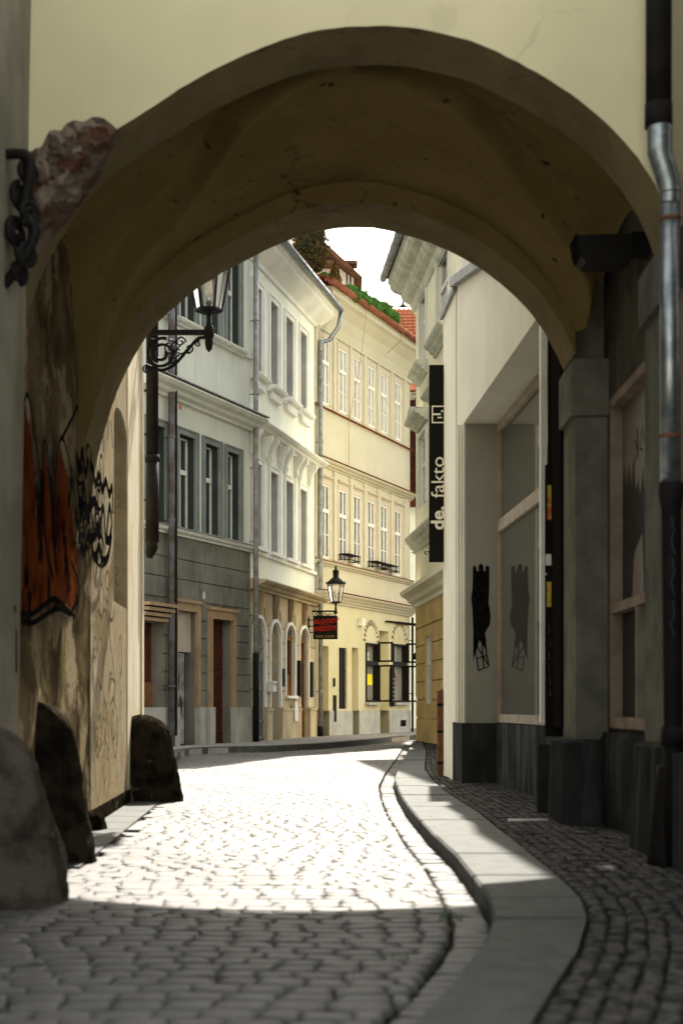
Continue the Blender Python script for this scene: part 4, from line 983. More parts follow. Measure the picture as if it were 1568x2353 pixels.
mb = MB(); mb.box(0, bR, -.01, .07, E(3.25), E(3.33), B)
for a, b in bc: mb.box(a - .2, b + .2, -.01, .14, E(3.33), E(3.40), B)
mb.build('string_course', 'btrim', hb)
mb = MB()
prof = [(-.02, E(9.42)), (.05, E(9.42)), (.07, E(9.5)), (.2, E(9.58)), (.42, E(9.72)), (.45, E(9.8)), (.52, E(9.83)), (.52, E(9.93)), (-.02, E(10.0))]
mb.sweep(prof, B, 0, bR + .25); mb.build('roof_cornice', 'btrim', hb)
mb = MB(); mb.tube([B.pt(-.2, .60, E(9.93)), B.pt(bR + .3, .60, E(9.91))], .07, 10)
for k in range(9): mb.tube([B.pt(.3 + .6 * k, .60, E(9.93)), B.pt(.32 + .6 * k, .60, E(9.93))], .078, 10)
mb.tube([B.pt(bR + .28, .60, E(9.88)), B.pt(bR + .30, .52, E(9.5)), B.pt(bR + .22, .3, E(9.15)), B.pt(bR - .03, .14, E(9.05)), B.pt(bR - .03, .14, E(8.8))], .055, 8)
mb.build('gutter', 'galv', hb)
mb = MB(); mb.add([B.pt(-.2, .5, E(10.0)), B.pt(bR + .2, .5, E(9.98)), B.pt(bR + .2, -3, E(11.6)), B.pt(-.2, -3, E(11.6))], [(0, 1, 2, 3)]); mb.build('roof', 'tiledk', hb)
# ground floor of B
g1 = (B.u(579.5), B.u(607), .1, E(2.02 - .12), .42); g2 = (B.u(620), B.u(642), .1, E(1.88), .32); g3 = (B.u(655), B.u(675), E(.24), E(1.88), .30); g4 = (B.u(687), B.u(706), .1, E(1.88), .30)
mb = MB(); mb.wall(B, 0, bR, .05, E(2.62), [g1, g2, g3, g4], .32, n=-.02, deps=[.12, .32, .10, .12])
fops = [(o[0] - .07, o[1] + .07, 0 if o[2] < .2 else o[2] - .1, o[3] + .08) for o in (g1, g2, g3, g4)]
courses(mb, B, 0.04, bR, [E(-.03), E(.35), E(.72), E(1.08), E(1.45), E(1.78), E(2.18)], fops, -.03, 0.012, .03)
mb.build('ground_floor_wall', 'bbase', hb)
mb = MB(); cornice(mb, B, 0, bR + .12, E(2.48), .2, .36, 3); mb.build('shop_cornice', 'bbase', hb)
for o in (g1, g2, g3, g4):
    mb = MB(); a, b, c, d, r = o; K = 14; zt = d - r
    for k in range(K):
        t0, t1 = math.pi * k / K, math.pi * (k + 1) / K; m_ = (a + b) / 2; h_ = (b - a) / 2
        P_ = lambda t_, e_, n_: B.pt(m_ - (h_ + e_) * math.cos(t_), n_, zt + (r + e_) * math.sin(t_))
        mb.add([P_(t0, 0, .05), P_(t1, 0, .05), P_(t1, .07, .05), P_(t0, .07, .05), P_(t0, .07, 0), P_(t1, .07, 0), P_(t0, 0, -.05), P_(t1, 0, -.05)], [(0, 1, 2, 3), (3, 2, 5, 4), (0, 6, 7, 1)])
    mb.box(a - .07, a, -.05, .04, max(c, E(-.03)), zt, B); mb.box(b, b + .07, -.05, .04, max(c, E(-.03)), zt, B)
    mb.build('arch_moulding', 'btrim', hb)
for o in (g1, g2, g3, g4):
    mb = MB(); u_ = (o[0] + o[1]) / 2 + (.0)
    mb.sweep([(0, E(2.48)), (.13, E(2.46)), (.09, E(2.2)), (.06, E(1.97)), (0, E(1.95))], B, u_ - .06, u_ + .06)
    mb.build('keystone', 'sandst', hb)
for a_, b_ in ((0.02, g1[0] - .02), (g1[1] + .02, g2[0] - .02), (g2[1] + .02, g4[0] - .02), (g4[1] + .02, bR)):
    mb = MB(); mb.box(a_, b_, -.03, .07, .08, E(-.10), B); mb.box(a_ - .01, b_ + .01, -.03, .09, E(-.10), E(-.05), B); mb.build('plinth', 'bbase', hb)
# grate door
mb = MB(); a, b, c, d, r = g1
mb.box(a, b, -.14, -.12, .1, d, B); w = mb.build('barred_door', 'panelp', hb)
mb = MB()
for k in range(9): mb.box(a + (b - a) * k / 8 - .012, a + (b - a) * k / 8 + .012, -.06, -.035, .12, E(.95), B)
for z in (.15, .5, 1.2, E(.95), E(1.25)): mb.box(a, b, -.035, -.02, z, z + .05, B)
for k in range(4): mb.box(a + (b - a) * (k + .2) / 4, a + (b - a) * (k + .8) / 4, -.12, -.09, E(.98), E(1.2), B)
for k in range(5): mb.box(a + (b - a) * (k + .5) / 5 - .01, a + (b - a) * (k + .5) / 5 + .01, -.06, -.04, E(1.3), E(1.85) - abs(k - 2) * .1, B)
mb.build('bars', 'agreydk', w)
mb = MB(); a, b, c, d, r = g2; mb.box(a, b, -.3, -.27, .1, d, B); w = mb.build('passage_door', 'agreydk', hb)
mb = MB(); mb.box(a, b, -.26, -.22, .1, E(-.05), B); mb.build('kick_panel', 'dark', w)
mb = MB(); a, b, c, d, r = g3; mb.box(a, b, -.13, -.115, c, d, B); w = mb.build('arched_window', 'pane', hb)
mb = MB(); mb.box(a, a + .05, -.115, -.07, c, d - r, B); mb.box(b - .05, b, -.115, -.07, c, d - r, B); mb.box((a + b) / 2 - .03, (a + b) / 2 + .03, -.115, -.07, c, d - r, B); mb.box(a, b, -.114, -.06, d - r - .05, d - r + .03, B); mb.box(a, b, -.113, -.065, c, c + .06, B); mb.box(a + .05, b - .05, -.115, -.09, c + .06, c + .5, B); mb.build('wood_frame', 'woodbr', w)
mb = MB(); mb.box(a - .08, b + .08, -.02, .1, c - .06, c, B); mb.build('sill', 'btrim', w)
mb = MB(); a, b, c, d, r = g4; mb.box(a, b, -.15, -.12, c, d, B); w = mb.build('arched_door', 'wood', hb)
mb = MB(); mb.box(a, b, -.119, -.06, d - r - .05, d - r + .03, B); mb.box(a, a + .05, -.12, -.08, c, d - r, B); mb.box(b - .05, b, -.12, -.08, c, d - r, B); mb.box(a + .1, b - .1, -.12, -.10, .2, .9, B); mb.build('wood_frame', 'woodbr', w)
for q in ((g4[0] - .25, g4[0] - .10), (g4[1] + .10, g4[1] + .28)): mb = MB(); mb.box(q[0], q[1], .03, .09, E(.22), E(1.08), B); mb.build('shutter', 'black', hb)
mb = MB(); u_ = g3[0] + .5; mb.box(u_, u_ + .3, .09, .095, E(-.35), E(.1), B); mb.build('white_notice', 'lit', hb)
mb = MB(); mb.box(g3[0] - .35, g3[0] - .22, .02, .06, E(.45), E(.85), B); mb.build('intercom', 'castiron', hb)
mx = thing('letter_box', 'white letter box beside the barred arched door of the white house', 'mailbox', B.pt(g1[1] + .25, .1, 1.2))
mb = MB(); u_ = B.u(612); mb.box(u_ - .05, u_ + .22, .03, .17, E(.32), E(.52), B); mb.build('box', 'lit', mx); mb = MB(); mb.box(u_ - .07, u_ + .24, .03, .19, E(.52), E(.55), B); mb.build('lid', 'btrim', mx)
mb = MB(); mb.box(u_, u_ + .17, .17, .173, E(.46), E(.475), B); mb.build('slot', 'dark', mx)
downpipe(B, bR - .03, .14, .1, E(8.8), .06, 'zinc', 'grey-green downpipe with crooked top between the white and cream houses', foot=.35)
# ---- house C: cream, six bays
Cf = Fr(-.67, 35.3, .418, 1)
hc = thing('cream_house', 'cream yellow six-bay house closing the view at the bend of the lane', 'building', (.8, 38.5, 0))
cR = Cf.u(941)
cc = [(735.5, 755.5), (777, 796), (811, 828), (843.5, 860), (873, 889), (905.5, 920)]
cc = [(Cf.u(a), Cf.u(b)) for a, b in cc]
opsC = [(a, b, E(7.62), E(9.26)) for a, b in cc] + [(a, b, E(3.74), E(5.60)) for a, b in cc]
mb = MB(); mb.wall(Cf, 0, cR, E(2.87), E(10.4), opsC, .045)
mb.box(0, cR, -6, -.55, 0, E(10.4), Cf); mb.build('wall', 'ccream', hc)
for a, b, c, d in opsC: window(Cf, hc, a, b, c, d, -.045, pm='paneB' if c > 5 else 'pane', trans=.64, bars=1, fw=.05)
for a, b, c, d in opsC:
    mb = MB(); mb.box(a - .09, a, -.01, .025, c, d + .12, Cf); mb.box(b, b + .09, -.01, .025, c, d + .12, Cf); mb.box(a, b, -.01, .025, d, d + .12, Cf)
    if c < 5 + EYE: cornice(mb, Cf, a - .12, b + .12, d + .12, .10, .10, 2)
    mb.build('window_surround', 'cpeach', hc)
for i in range(7):
    if i == 0: u_ = cc[0][0] - .28
    elif i == 6: u_ = cc[5][1] + .3
    else: u_ = (cc[i - 1][1] + cc[i][0]) / 2
    for z_ in ((.045, 7.55, 9.44), (.06, 3.72, 6.0)): mb = MB(); mb.box(u_ - .09, u_ + .09, -.01, z_[0], E(z_[1]), E(z_[2]), Cf); mb.build('pilaster', 'ccream', hc)
for q in ((.04, 6.02, .16, .22, 3), (.03, 3.55, .10, .12, 2), (.08, 2.62, .25, .28, 4)): mb = MB(); cornice(mb, Cf, 0, cR + q[0], E(q[1]), q[2], q[3], q[4]); mb.build('string_course', 'ccream', hc)
mb = MB(); mb.box(0, cR, -.01, .05, E(9.445), E(9.50), Cf)
prof = [(-.02, E(9.5)), (.03, E(9.5)), (.08, E(9.7)), (.20, E(9.95)), (.40, E(10.15)), (.50, E(10.2)), (.50, E(10.38)), (-.02, E(10.42))]
mb.sweep(prof, Cf, 0, cR + .15); mb.build('cornice', 'ccream', hc)
for o_, z_ in ((.15, 3.652), (.09, 7.50), (.25, 6.195), (.31, 2.885)): mb = MB(); mb.box(0, cR + .03, 0, o_, E(z_), E(z_ + .016), Cf); mb.build('sill_flashing', 'copper', hc)
mb = MB(); mb.tube([Cf.pt(-.3, .58, E(10.42)), Cf.pt(cR + .3, .58, E(10.42))], .085, 10); mb.box(-.3, cR + .3, .40, .62, E(10.43), E(10.50), Cf)
for k in range(8): mb.tube([Cf.pt(.4 + .85 * k, .58, E(10.42)), Cf.pt(.43 + .85 * k, .58, E(10.42))], .095, 10)
mb.build('gutter', 'copper', hc)
mb = MB(); mb.add([Cf.pt(-.4, .5, E(10.5)), Cf.pt(cR + .3, .5, E(10.5)), Cf.pt(cR + .3, -1.0, E(11.05)), Cf.pt(-.4, -1.0, E(11.05)), Cf.pt(cR + .3, -6, E(11.05)), Cf.pt(-.4, -6, E(11.05))], [(0, 1, 2, 3), (3, 2, 4, 5)]); mb.build('roof', 'tile', hc)
# cable hanging down the facade
mb = MB(); u_ = Cf.u(795)
mb.tube([Cf.pt(u_, .6, E(10.5)), Cf.pt(u_, .4, E(9.0)), Cf.pt(u_ + .01, .07, E(7.4)), Cf.pt(u_ + .05, .06, E(6.3))], .007, 5)
u_ = Cf.u(874)
mb.tube([Cf.pt(u_ - .3, .62, E(10.6)), Cf.pt(u_ + .05, .66, E(10.45)), Cf.pt(u_ + .0, .6, E(10.1)), Cf.pt(u_ - .3, .3, E(9.7))], .009, 5); mb.build('loose_cable', 'sandst', hc)
# ground floor of C
k1 = (Cf.u(731), Cf.u(755), .1, E(1.52)); k2 = (Cf.u(779), Cf.u(797.5), E(-.07), E(1.52)); k3 = (Cf.u(808.5), Cf.u(823.5), .1, E(1.55)); k4 = (Cf.u(840), Cf.u(866), E(.12), E(1.72), .0); k5 = (Cf.u(871), Cf.u(893), .1, E(2.1)); k6 = (Cf.u(903), Cf.u(932), E(.12), E(1.78))
k4 = k4[:4]
mb = MB(); mb.wall(Cf, 0, cR, E(-.12), E(2.87), [k1, k2, k3, k4, k5, k6], .40, n=-.01, deps=[.3, .1, .3, .13, .3, .13]); mb.build('ground_floor_wall', 'cyel', hc)
mb = MB(); lowops = [(q[0], q[1], .05, E(-.12)) for q in (k1, k3, k5)]
mb.wall(Cf, 0, cR, .05, E(-.12), [(a, b, .1, E(-.12)) for a, b, _, _ in lowops], .33, n=.02); mb.box(0, cR, -.39, .0, E(-.125), E(-.12), Cf) if False else None
mb.build('base_course', 'cgrey', hc)
mb = MB(); a, b, c, d = k1; mb.box(a, a + .32, -.30, -.24, .1, d, Cf); w = mb.build('orange_door', 'orange', hc)
for p_, q_, r_ in ((a + .28, b, d), (k3[0], k3[1], k3[3]), (k5[0], k5[1], k5[3])): mb = MB(); mb.box(p_, q_, -.33, -.30, .1, r_, Cf); mb.build('doorway_back', 'cyel', hc)
mb = MB(); a, b, c, d = k2; mb.box(a, b, -.10, -.06, c, d, Cf)
for k in range(1, 3): mb.box(a + (b - a) * k / 3 - .012, a + (b - a) * k / 3 + .012, -.06, -.045, c, d, Cf)
for z in (.3, .9): mb.box(a, b, -.06, -.045, E(z), E(z) + .03, Cf)
mb.build('barred_window', 'black', hc)
for q in (k4, k6):
    a, b, c, d = q; mb = MB(); mb.box(a, b, -.14, -.12, c, d, Cf); w = mb.build('bar_window', 'paneB', hc)  # pale pane base colour stands in for reflected cream walls
    mb = MB()
    zt = c + (d - c) * .66
    for (p_, q_, r_, s_) in ((a - .01, a + .03, c, d), (b - .03, b + .03, c, d), (a, b, c, c + .05), (a, b, d - .05, d), (a, b, zt - .06, zt + .06)): mb.box(p_, q_, -.12, .03, r_, s_, Cf)
    # opened casements standing out from the wall
    for (z0_, z1_) in ((c, zt - .04), (zt + .04, d + .05)):
        for bx in ((b, b + .04, .03, .45, z0_, z0_ + .05), (b, b + .04, .03, .45, z1_ - .05, z1_), (b, b + .04, .40, .45, z0_, z1_), (b, b + .04, .03, .08, z0_, z1_)): mb.box(*bx, Cf)
    mb.build('black_frame', 'black', w)
    mb = MB(); mb.box(a - .05, b + .05, .02, .12, c - .08, c - .02, Cf); mb.build('sill', 'cgrey', w)
a = k4[0]
mb = MB(); mb.box(a + .28, a + .75, -.115, -.11, E(.58), E(.88), Cf); mb.build('yellow_poster', 'yellow', hc)
mb = MB(); mb.box(k6[0] + .30, k6[0] + .62, -.115, -.11, E(.62), E(.92), Cf); mb.build('purple_poster', mat('purple_poster_paper', lin(.10, .05, .08), lin(.4, .3, .35), 14, .6), hc)
text('window_lettering', 'g', 'signtxt', hc, Cf.pt(a + .42, -.10, E(1.42)), Cf.d, (0, 0, 1), .34, .002)
for (a_, b_) in ((k4[0], k4[1]), (k6[0], k6[1])):
    mb = MB()
    m_ = (a_ + b_) / 2 - .02; K = 13; rr = (b_ - a_) / 2 + .12
    for k in range(K):
        t_ = math.pi * (k + .5) / K
        p0 = Vector((m_ - rr * math.cos(t_) * .9, E(1.72) + rr * 1.0 * math.sin(t_), 0))
        dx, dz = -math.cos(t_), math.sin(t_)
        mb.ribbon([Cf.pt(p0.x - dx * .06, .0, p0.y - dz * .06), Cf.pt(p0.x + dx * .02 + .03, .0, p0.y + dz * .03), Cf.pt(p0.x + dx * .09, .0, p0.y + dz * .09)], .05, Cf.n, .004)
    mb.build('painted_arch_lettering', 'brownp', hc)
mb = MB(); u_ = Cf.u(930); mb.box(Cf.u(918), Cf.u(930), .02, .03, E(-.58), E(-.40), Cf); mb.build('vent_grille', 'dark', hc)
mb = MB(); mb.box(Cf.u(822), Cf.u(829), .0, .12, E(2.15), E(2.35), Cf); mb.build('alarm_box', 'white', hc)
mb = MB(); mb.box(Cf.u(767) - .05, Cf.u(767) + .1, .0, .03, E(-.4), E(.28), Cf); mb.box(Cf.u(766) - .03, Cf.u(766) + .05, .0, .03, E(.5), E(.72), Cf); mb.build('doorbell_panel', 'black', hc)
for px0, w0 in ((777, .8), (843, .75), (872, .75)):
    mb = MB(); u_ = Cf.u(px0) - .05
    for z in (E(3.78), E(3.92)): mb.tube([Cf.pt(u_, .02, z), Cf.pt(u_, .3, z), Cf.pt(u_ + w0, .3, z), Cf.pt(u_ + w0, .02, z)], .014, 6)
    for k in range(6): mb.tube([Cf.pt(u_ + w0 * k / 5, .3, E(3.7)), Cf.pt(u_ + w0 * k / 5, .3, E(3.92))], .009, 5)
    mb.box(u_, u_ + w0, .03, .3, E(3.91), E(3.935), Cf)
    mb.build('flower_rail', 'black', hc)
bsn = thing('bar_sign_board', 'tall black blackboard sign between two bar windows of the cream house', 'sign', Cf.pt(Cf.u(897), .05, 1))
mb = MB(); u0_, u1_ = Cf.u(893.5), Cf.u(901.5); mb.box(u0_, u1_, .02, .06, E(.0), E(1.0), Cf); mb.tube([Cf.pt((u0_ + u1_) / 2, .02, E(1.0)), Cf.pt((u0_ + u1_) / 2, .06, E(1.0))], (u1_ - u0_) / 2, 16); mb.build('board', 'signblk', bsn)
mb = MB()
for k in range(6): mb.box(u0_ + .06, u1_ - .06, .06, .063, E(.15 + .12 * k), E(.19 + .12 * k), Cf)
mb.build('chalk_marks', 'pave', bsn)
aw = thing('awning_frame', 'bare black awning frame over the right bar window of the cream house', 'awning', Cf.pt(Cf.u(915), .1, 3))
mb = MB(); u0_, u1_ = Cf.u(884), Cf.u(935); z0_ = E(2.28)
mb.tube([Cf.pt(u0_, .03, z0_ + .1), Cf.pt(u0_, .9, z0_)], .025, 6); mb.tube([Cf.pt(u1_, .03, z0_ + .1), Cf.pt(u1_, .9, z0_)], .025, 6); mb.tube([Cf.pt(u0_, .9, z0_), Cf.pt(u1_, .9, z0_)], .025, 6)
mb.tube([Cf.pt(u0_, .03, z0_ + .1), Cf.pt(u1_, .03, z0_ + .1)], .025, 6)
arc = [Cf.pt(u1_ + .02, .03 + .87 * math.sin(t_), z0_ - .5 + .6 * math.cos(t_)) for t_ in [k * math.pi / 16 for k in range(9)]]
mb.tube(arc, .02, 6); mb.build('frame', 'black', aw)
mb = MB(); um = Cf.u(918); mb.tube([Cf.pt(um, .5, z0_ + .03), Cf.pt(um, .5, z0_ - .75)], .028, 8); mb.lathe(Cf.pt(um, .5, z0_ - .95), [(.05, 0), (.14, .03), (.12, .1), (.05, .2)], 12); mb.build('hanging_lamp', 'black', aw)
downpipe(Cf, cR - .06, .10, .1, E(2.6), .035, 'castiron', 'thin black pipe at the right end of the cream house')
downpipe(Cf, cR + .14, .2, E(.3), E(9.5), .07, 'castiron', 'black downpipe just past the corner of the cream house')
# ---- house D: yellow, right side
D = Fr(1.69, 32.3, -.078, -1)
hd = thing('yellow_corner_house', 'pale yellow house with ochre base and heavy eaves on the right behind the sign', 'building', (3, 30, 0))
dw1 = (D.u(1032), D.u(1004), E(7.45), E(9.05)); dw2 = (D.u(979), D.u(964.5), E(7.45), E(9.15)); dw3 = (D.u(979.5), D.u(963), E(4.40), E(5.95)); dw5 = (D.u(1032), D.u(1004), E(4.40), E(5.95))
dw4 = (D.u(987), D.u(973.5), E(.05), E(1.50))
u0 = D.u(1032) - 3.0
mb = MB(); mb.wall(D, u0, 0, E(2.5), E(9.7), [dw1, dw2, dw3, dw5], .15)
mb.quad(D.pt(0, 0, E(2.5)), D.pt(0, -6, E(2.5)), D.pt(0, -6, E(9.7)), D.pt(0, 0, E(9.7))); mb.quad(D.pt(u0, 0, 0), D.pt(u0, -6, 0), D.pt(u0, -6, E(9.7)), D.pt(u0, 0, E(9.7)))
mb.box(u0, -.05, -6, -.3, 0, E(9.6), D); mb.build('wall', 'dyel', hd)
mb = MB(); mb.wall(D, u0, 0, .05, E(2.5), [dw4], .2, n=-.03)
courses(mb, D, u0, 0.0, [E(-.25), E(.15), E(.55), E(.95), E(1.35), E(1.75)], [(dw4[0] - .1, dw4[1] + .1, dw4[2], dw4[3] + .1)], -.04, .0, .03); mb.box(u0, 0, -.04, 0, .05, E(-.27), D); mb.box(u0, 0, -.04, 0, E(1.76), E(2.3), D)
mb.quad(D.pt(0, -.03, 0), D.pt(0, -6, 0), D.pt(0, -6, E(2.5)), D.pt(0, -.03, E(2.5)))
mb.build('rusticated_base', 'doch', hd)
for q in (dw1, dw2, dw3, dw5, dw4): window(D, hd, *q, -.12, trans=.6, bars=1, fw=.05)
for q in (dw1, dw2, dw3, dw5):
    a, b, c, d = q; mb = MB(); mb.box(a - .1, a, -.01, .04, c, d + .1, D); mb.box(b, b + .1, -.01, .04, c, d + .1, D); mb.box(a, b, -.01, .04, d, d + .1, D)
    mb.build('window_surround', 'white', hd)
for q in (dw1, dw2): mb = MB(); cornice(mb, D, q[0] - .22, q[1] + .22, q[2] - .32, .26, .26, 3); mb.build('window_sill', 'dcorn', hd)
for q in (dw3, dw5):
    mb = MB(); cornice(mb, D, q[0] - .25, q[1] + .25, E(6.12), .22, .32, 3)
    a, b = q[0] - .25, q[1] + .25
    mb.prism([D.pt(a, 0, E(6.36)), D.pt(b, 0, E(6.36)), D.pt((a + b) / 2, 0, E(6.55))], D.n * .3); mb.build('window_hood', 'dcorn', hd)
mb = MB(); cornice(mb, D, u0, .06, E(3.45), .35, .25, 3); mb.build('balcony_ledge', 'dcorn', hd)
mb = MB(); prof = [(-.02, E(2.2)), (.05, E(2.22)), (.07, E(2.3)), (.15, E(2.34)), (.2, E(2.42)), (.34, E(2.5)), (.36, E(2.58)), (.1, E(2.68)), (-.02, E(2.78))]
mb.sweep(prof, D, u0, .12); mb.build('string_course', 'dyel', hd)
mb = MB(); prof = [(-.02, E(8.95)), (.04, E(9.0)), (.08, E(9.08)), (.10, E(9.16)), (.22, E(9.22)), (.3, E(9.3)), (.32, E(9.38)), (.48, E(9.44)), (.56, E(9.52)), (.58, E(9.62)), (.62, E(9.64)), (.62, E(9.74)), (-.02, E(9.8))]
mb.sweep(prof, D, u0, .25); mb.build('eaves_cornice', 'dcorn', hd)
mb = MB(); mb.tube([D.pt(u0, .72, E(9.80)), D.pt(.3, .72, E(9.78))], .085, 12)
for k in range(12): mb.tube([D.pt(.1 - .7 * k, .72, E(9.79)), D.pt(.13 - .7 * k, .72, E(9.79))], .094, 12)
mb.build('gutter', 'zinc', hd)
mb = MB(); mb.add([D.pt(u0, .75, E(9.86)), D.pt(.3, .75, E(9.86)), D.pt(.3, -2.5, E(12)), D.pt(u0, -2.5, E(12)), D.pt(.3, .5, E(9.7)), D.pt(.3, -2.5, E(9.7))], [(0, 1, 2, 3), (1, 4, 5, 2)]); mb.build('roof', 'dark', hd)
# ---- distant buildings
he = thing('timbered_house', 'dark timbered house with tiled roof glimpsed between the cream and yellow houses', 'building', (3.5, 48, 0))
mb = MB(); mb.box(2.0, 8, 48, 54, 0, E(12)); mb.build('wall', 'bwhite', he)
mb = MB(); mb.box(2.02, 7.9, 47.85, 47.99, E(6.9), E(10.3)); mb.box(2.0, 8, 47.5, 47.85, E(6.7), E(6.9))
for k in range(8): mb.box(2.1 + .35 * k, 2.2 + .35 * k, 47.6, 47.84, E(6.9), E(10.3))
mb.build('timber_gallery', 'wood', he)
mb = MB(); mb.prism([Vector((1.9, 47.2, E(10.5))), Vector((1.9, 47.99, E(11.0))), Vector((1.9, 47.99, E(10.6)))], (6, 0, 0)); mb.build('roof', 'tile', he)
def tiled(name, p00, p10, p01, nu, nv, m, par):
    """pantiled roof slope: courses of rounded tiles modelled as one relief"""
    mb = MB(); p00, p10, p01 = Vector(p00), Vector(p10), Vector(p01); U = (p10 - p00); V = (p01 - p00); nn = U.cross(V).normalized()
    if nn.z < 0: nn = -nn
    for j in range(nv):
        for i in range(nu):
            pts = []
            for vv, hh in ((j / nv, .06), ((j + 1.08) / nv, .0)):
                for k in range(4):
                    a_ = k / 3
                    pts.append(p00 + U * ((i + a_) / nu) + V * vv + nn * (hh + .045 * math.sin(math.pi * a_)))
            mb.add(pts, [(k, k + 1, k + 5, k + 4) for k in range(3)] )
    return mb.build(name, m, par)
hg = thing('tiled_roof_house', 'house with bright orange pantiled hip roof beyond the cream house', 'building', (2, 50, 0))
mb = MB(); mb.box(.4, 5.5, 50.1, 56, 0, E(12.2)); mb.build('wall', 'bwhite', hg)
mb = MB(); mb.prism([Vector((.3, 49.9, E(11.4))), Vector((.3, 53.5, E(14.93))), Vector((.3, 53.5, E(11.4)))], (3.9, 0, 0)); mb.build('roof_deck', 'tile', hg)
r = tiled('roof', (.3, 49.8, E(11.5)), (4.2, 49.8, E(11.5)), (.3, 53.4, E(15.0)), 22, 22, 'tile', hg)
mb = MB(); mb.tube([W(925, 690, 51), W(925, 655, 51)], .01, 5); mb.lathe(W(925, 706, 51), [(.05, 0), (.15, .04), (.05, .1), (.02, .25)], 8); mb.build('lightning_rod', 'black', hg)
hf = thing('attic_house', 'white attic storey with brown overhanging tiled roof above the roof garden', 'building', (0, 46, 0))
y4 = 46.0
a = W(750, 680, y4); b = W(812, 618, y4)
mb = MB(); mb.box(a.x - 2.5, b.x, y4, y4 + 4, E(10), b.z + .2); mb.build('wall', 'bwhite', hf)
for px in (796, 804.5): p = W(px, 655, y4); mb = MB(); mb.box(p.x - .045, p.x + .045, y4 - .03, y4 - .005, p.z - .1, p.z + .42); w = mb.build('window', 'white', hf); mb = MB(); mb.box(p.x - .025, p.x + .025, y4 - .035, y4 - .031, p.z - .06, p.z + .38); mb.build('pane', 'pane', w)
e1 = W(832, 636, y4 - .7); 
mb = MB(); t0 = W(748, 556, y4)
mb.prism([Vector((e1.x, y4 - .7, e1.z)), Vector((e1.x - .55, y4 - .7, e1.z + .52)), Vector((t0.x - 2, y4 - .7, t0.z + 1.6)), Vector((t0.x - 2, y4 - .7, t0.z + 1.5)), Vector((e1.x - .6, y4 - .7, e1.z + .38))], (0, 5, 0))
mb.box(b.x - 1.4, b.x + .12, y4 - .6, y4 - .02, b.z + .0, b.z + .1); mb.build('roof', 'tiledk', hf)
hh = thing('white_attic', 'white dormer wall with sash bars behind the big conifer', 'building', (-1.8, 42, 0))
p = W(656, 545, 42); mb = MB(); mb.box(p.x - 1.5, p.x + .20, 42, 44, E(10), p.z + 2); mb.build('wall', 'bwhite', hh)
mb = MB()
for k in range(3): mb.box(p.x - .3 + .17 * k, p.x - .24 + .17 * k, 41.96, 41.99, p.z - .8, p.z + 1)
mb.build('sash_bars', 'white', hh)
mb = MB(); q = W(745, 668, 36.2); mb.add([B.pt(bR - 1.2, .35, E(10.05)), B.pt(bR + .35, .35, E(10.02)), B.pt(bR + .35, -.6, E(10.75)), B.pt(bR - 1.2, -.6, E(10.75))], [(0, 1, 2, 3)]); mb.build('red_roof_edge', mat('red_sheet_roof', lin(.3, .06, .04), None, rough=.6), hb)
# ------------------------------------------------------------------ roof garden
def crown(mb, c, rx, ry, rz, n, size, seed, shape=lambda t: 1.0, inner=.35):
    rr = random.Random(seed)
    for _ in range(n):
        d = Vector((rr.gauss(0, 1), rr.gauss(0, 1), rr.gauss(0, 1))).normalized()
        lump = 1 + .22 * noise.noise(d * 2.6 + Vector((seed, 0, 0))) + .12 * noise.noise(d * 6 + Vector((0, seed, 0)))
        s = (inner + (1 - inner) * rr.random() ** .45) * lump
        k = shape((d.z * s + 1) / 2)
        p = Vector(c) + Vector((d.x * rx * s * k, d.y * ry * s * k, d.z * rz * s))
        a = Vector((rr.gauss(0, 1), rr.gauss(0, 1), rr.gauss(0, 1))).normalized(); b = a.cross(d + Vector((.01, 0, 0))).normalized(); z = size * rr.uniform(.6, 1.4)
        mb.add([p - a * z, p + b * z * .5, p + a * z, p - b * z * .5], [(0, 1, 2, 3)])
def plant(name, label, cat, base, trunk_r, h0, crowns, m):
    t = thing(name, label, cat, base)
    mb = MB(); b = Vector(base); mb.tube([b, b + Vector((.02, 0, h0 * .5)), b + Vector((0, 0, h0))], [trunk_r, trunk_r * .8, trunk_r * .5], 7); mb.build('trunk', 'bark', t)
    mb = MB()
    for q in crowns: crown(mb, *q)
    mb.build('crown', m, t); return t
def at(px, py, Y): return W(px, py, Y)
c = at(712, 582, 37.6)
plant('conifer', 'large round dark conifer in the roof garden touching the arch', 'tree', (c.x, c.y, E(10.6)), .05, 1.0,
      [((c.x, c.y, c.z + .05), .50, .5, .66, 3800, .045, 3), ((c.x + .10, c.y - .1, c.z + .5), .34, .34, .34, 1400, .045, 5), ((c.x - .12, c.y, c.z - .25), .38, .4, .42, 1500, .045, 8)], 'leafdk')
c = at(769, 640, 37.9)
plant('cypress', 'small olive brown cone-shaped conifer beside the large dark one', 'tree', (c.x, c.y, E(10.8)), .03, .6,
      [((c.x, c.y, c.z), .22, .22, .46, 2200, .03, 11, lambda t: 1.15 - .75 * t), ((c.x - .10, c.y, c.z - .12), .2, .2, .26, 800, .03, 12)], 'leafol')
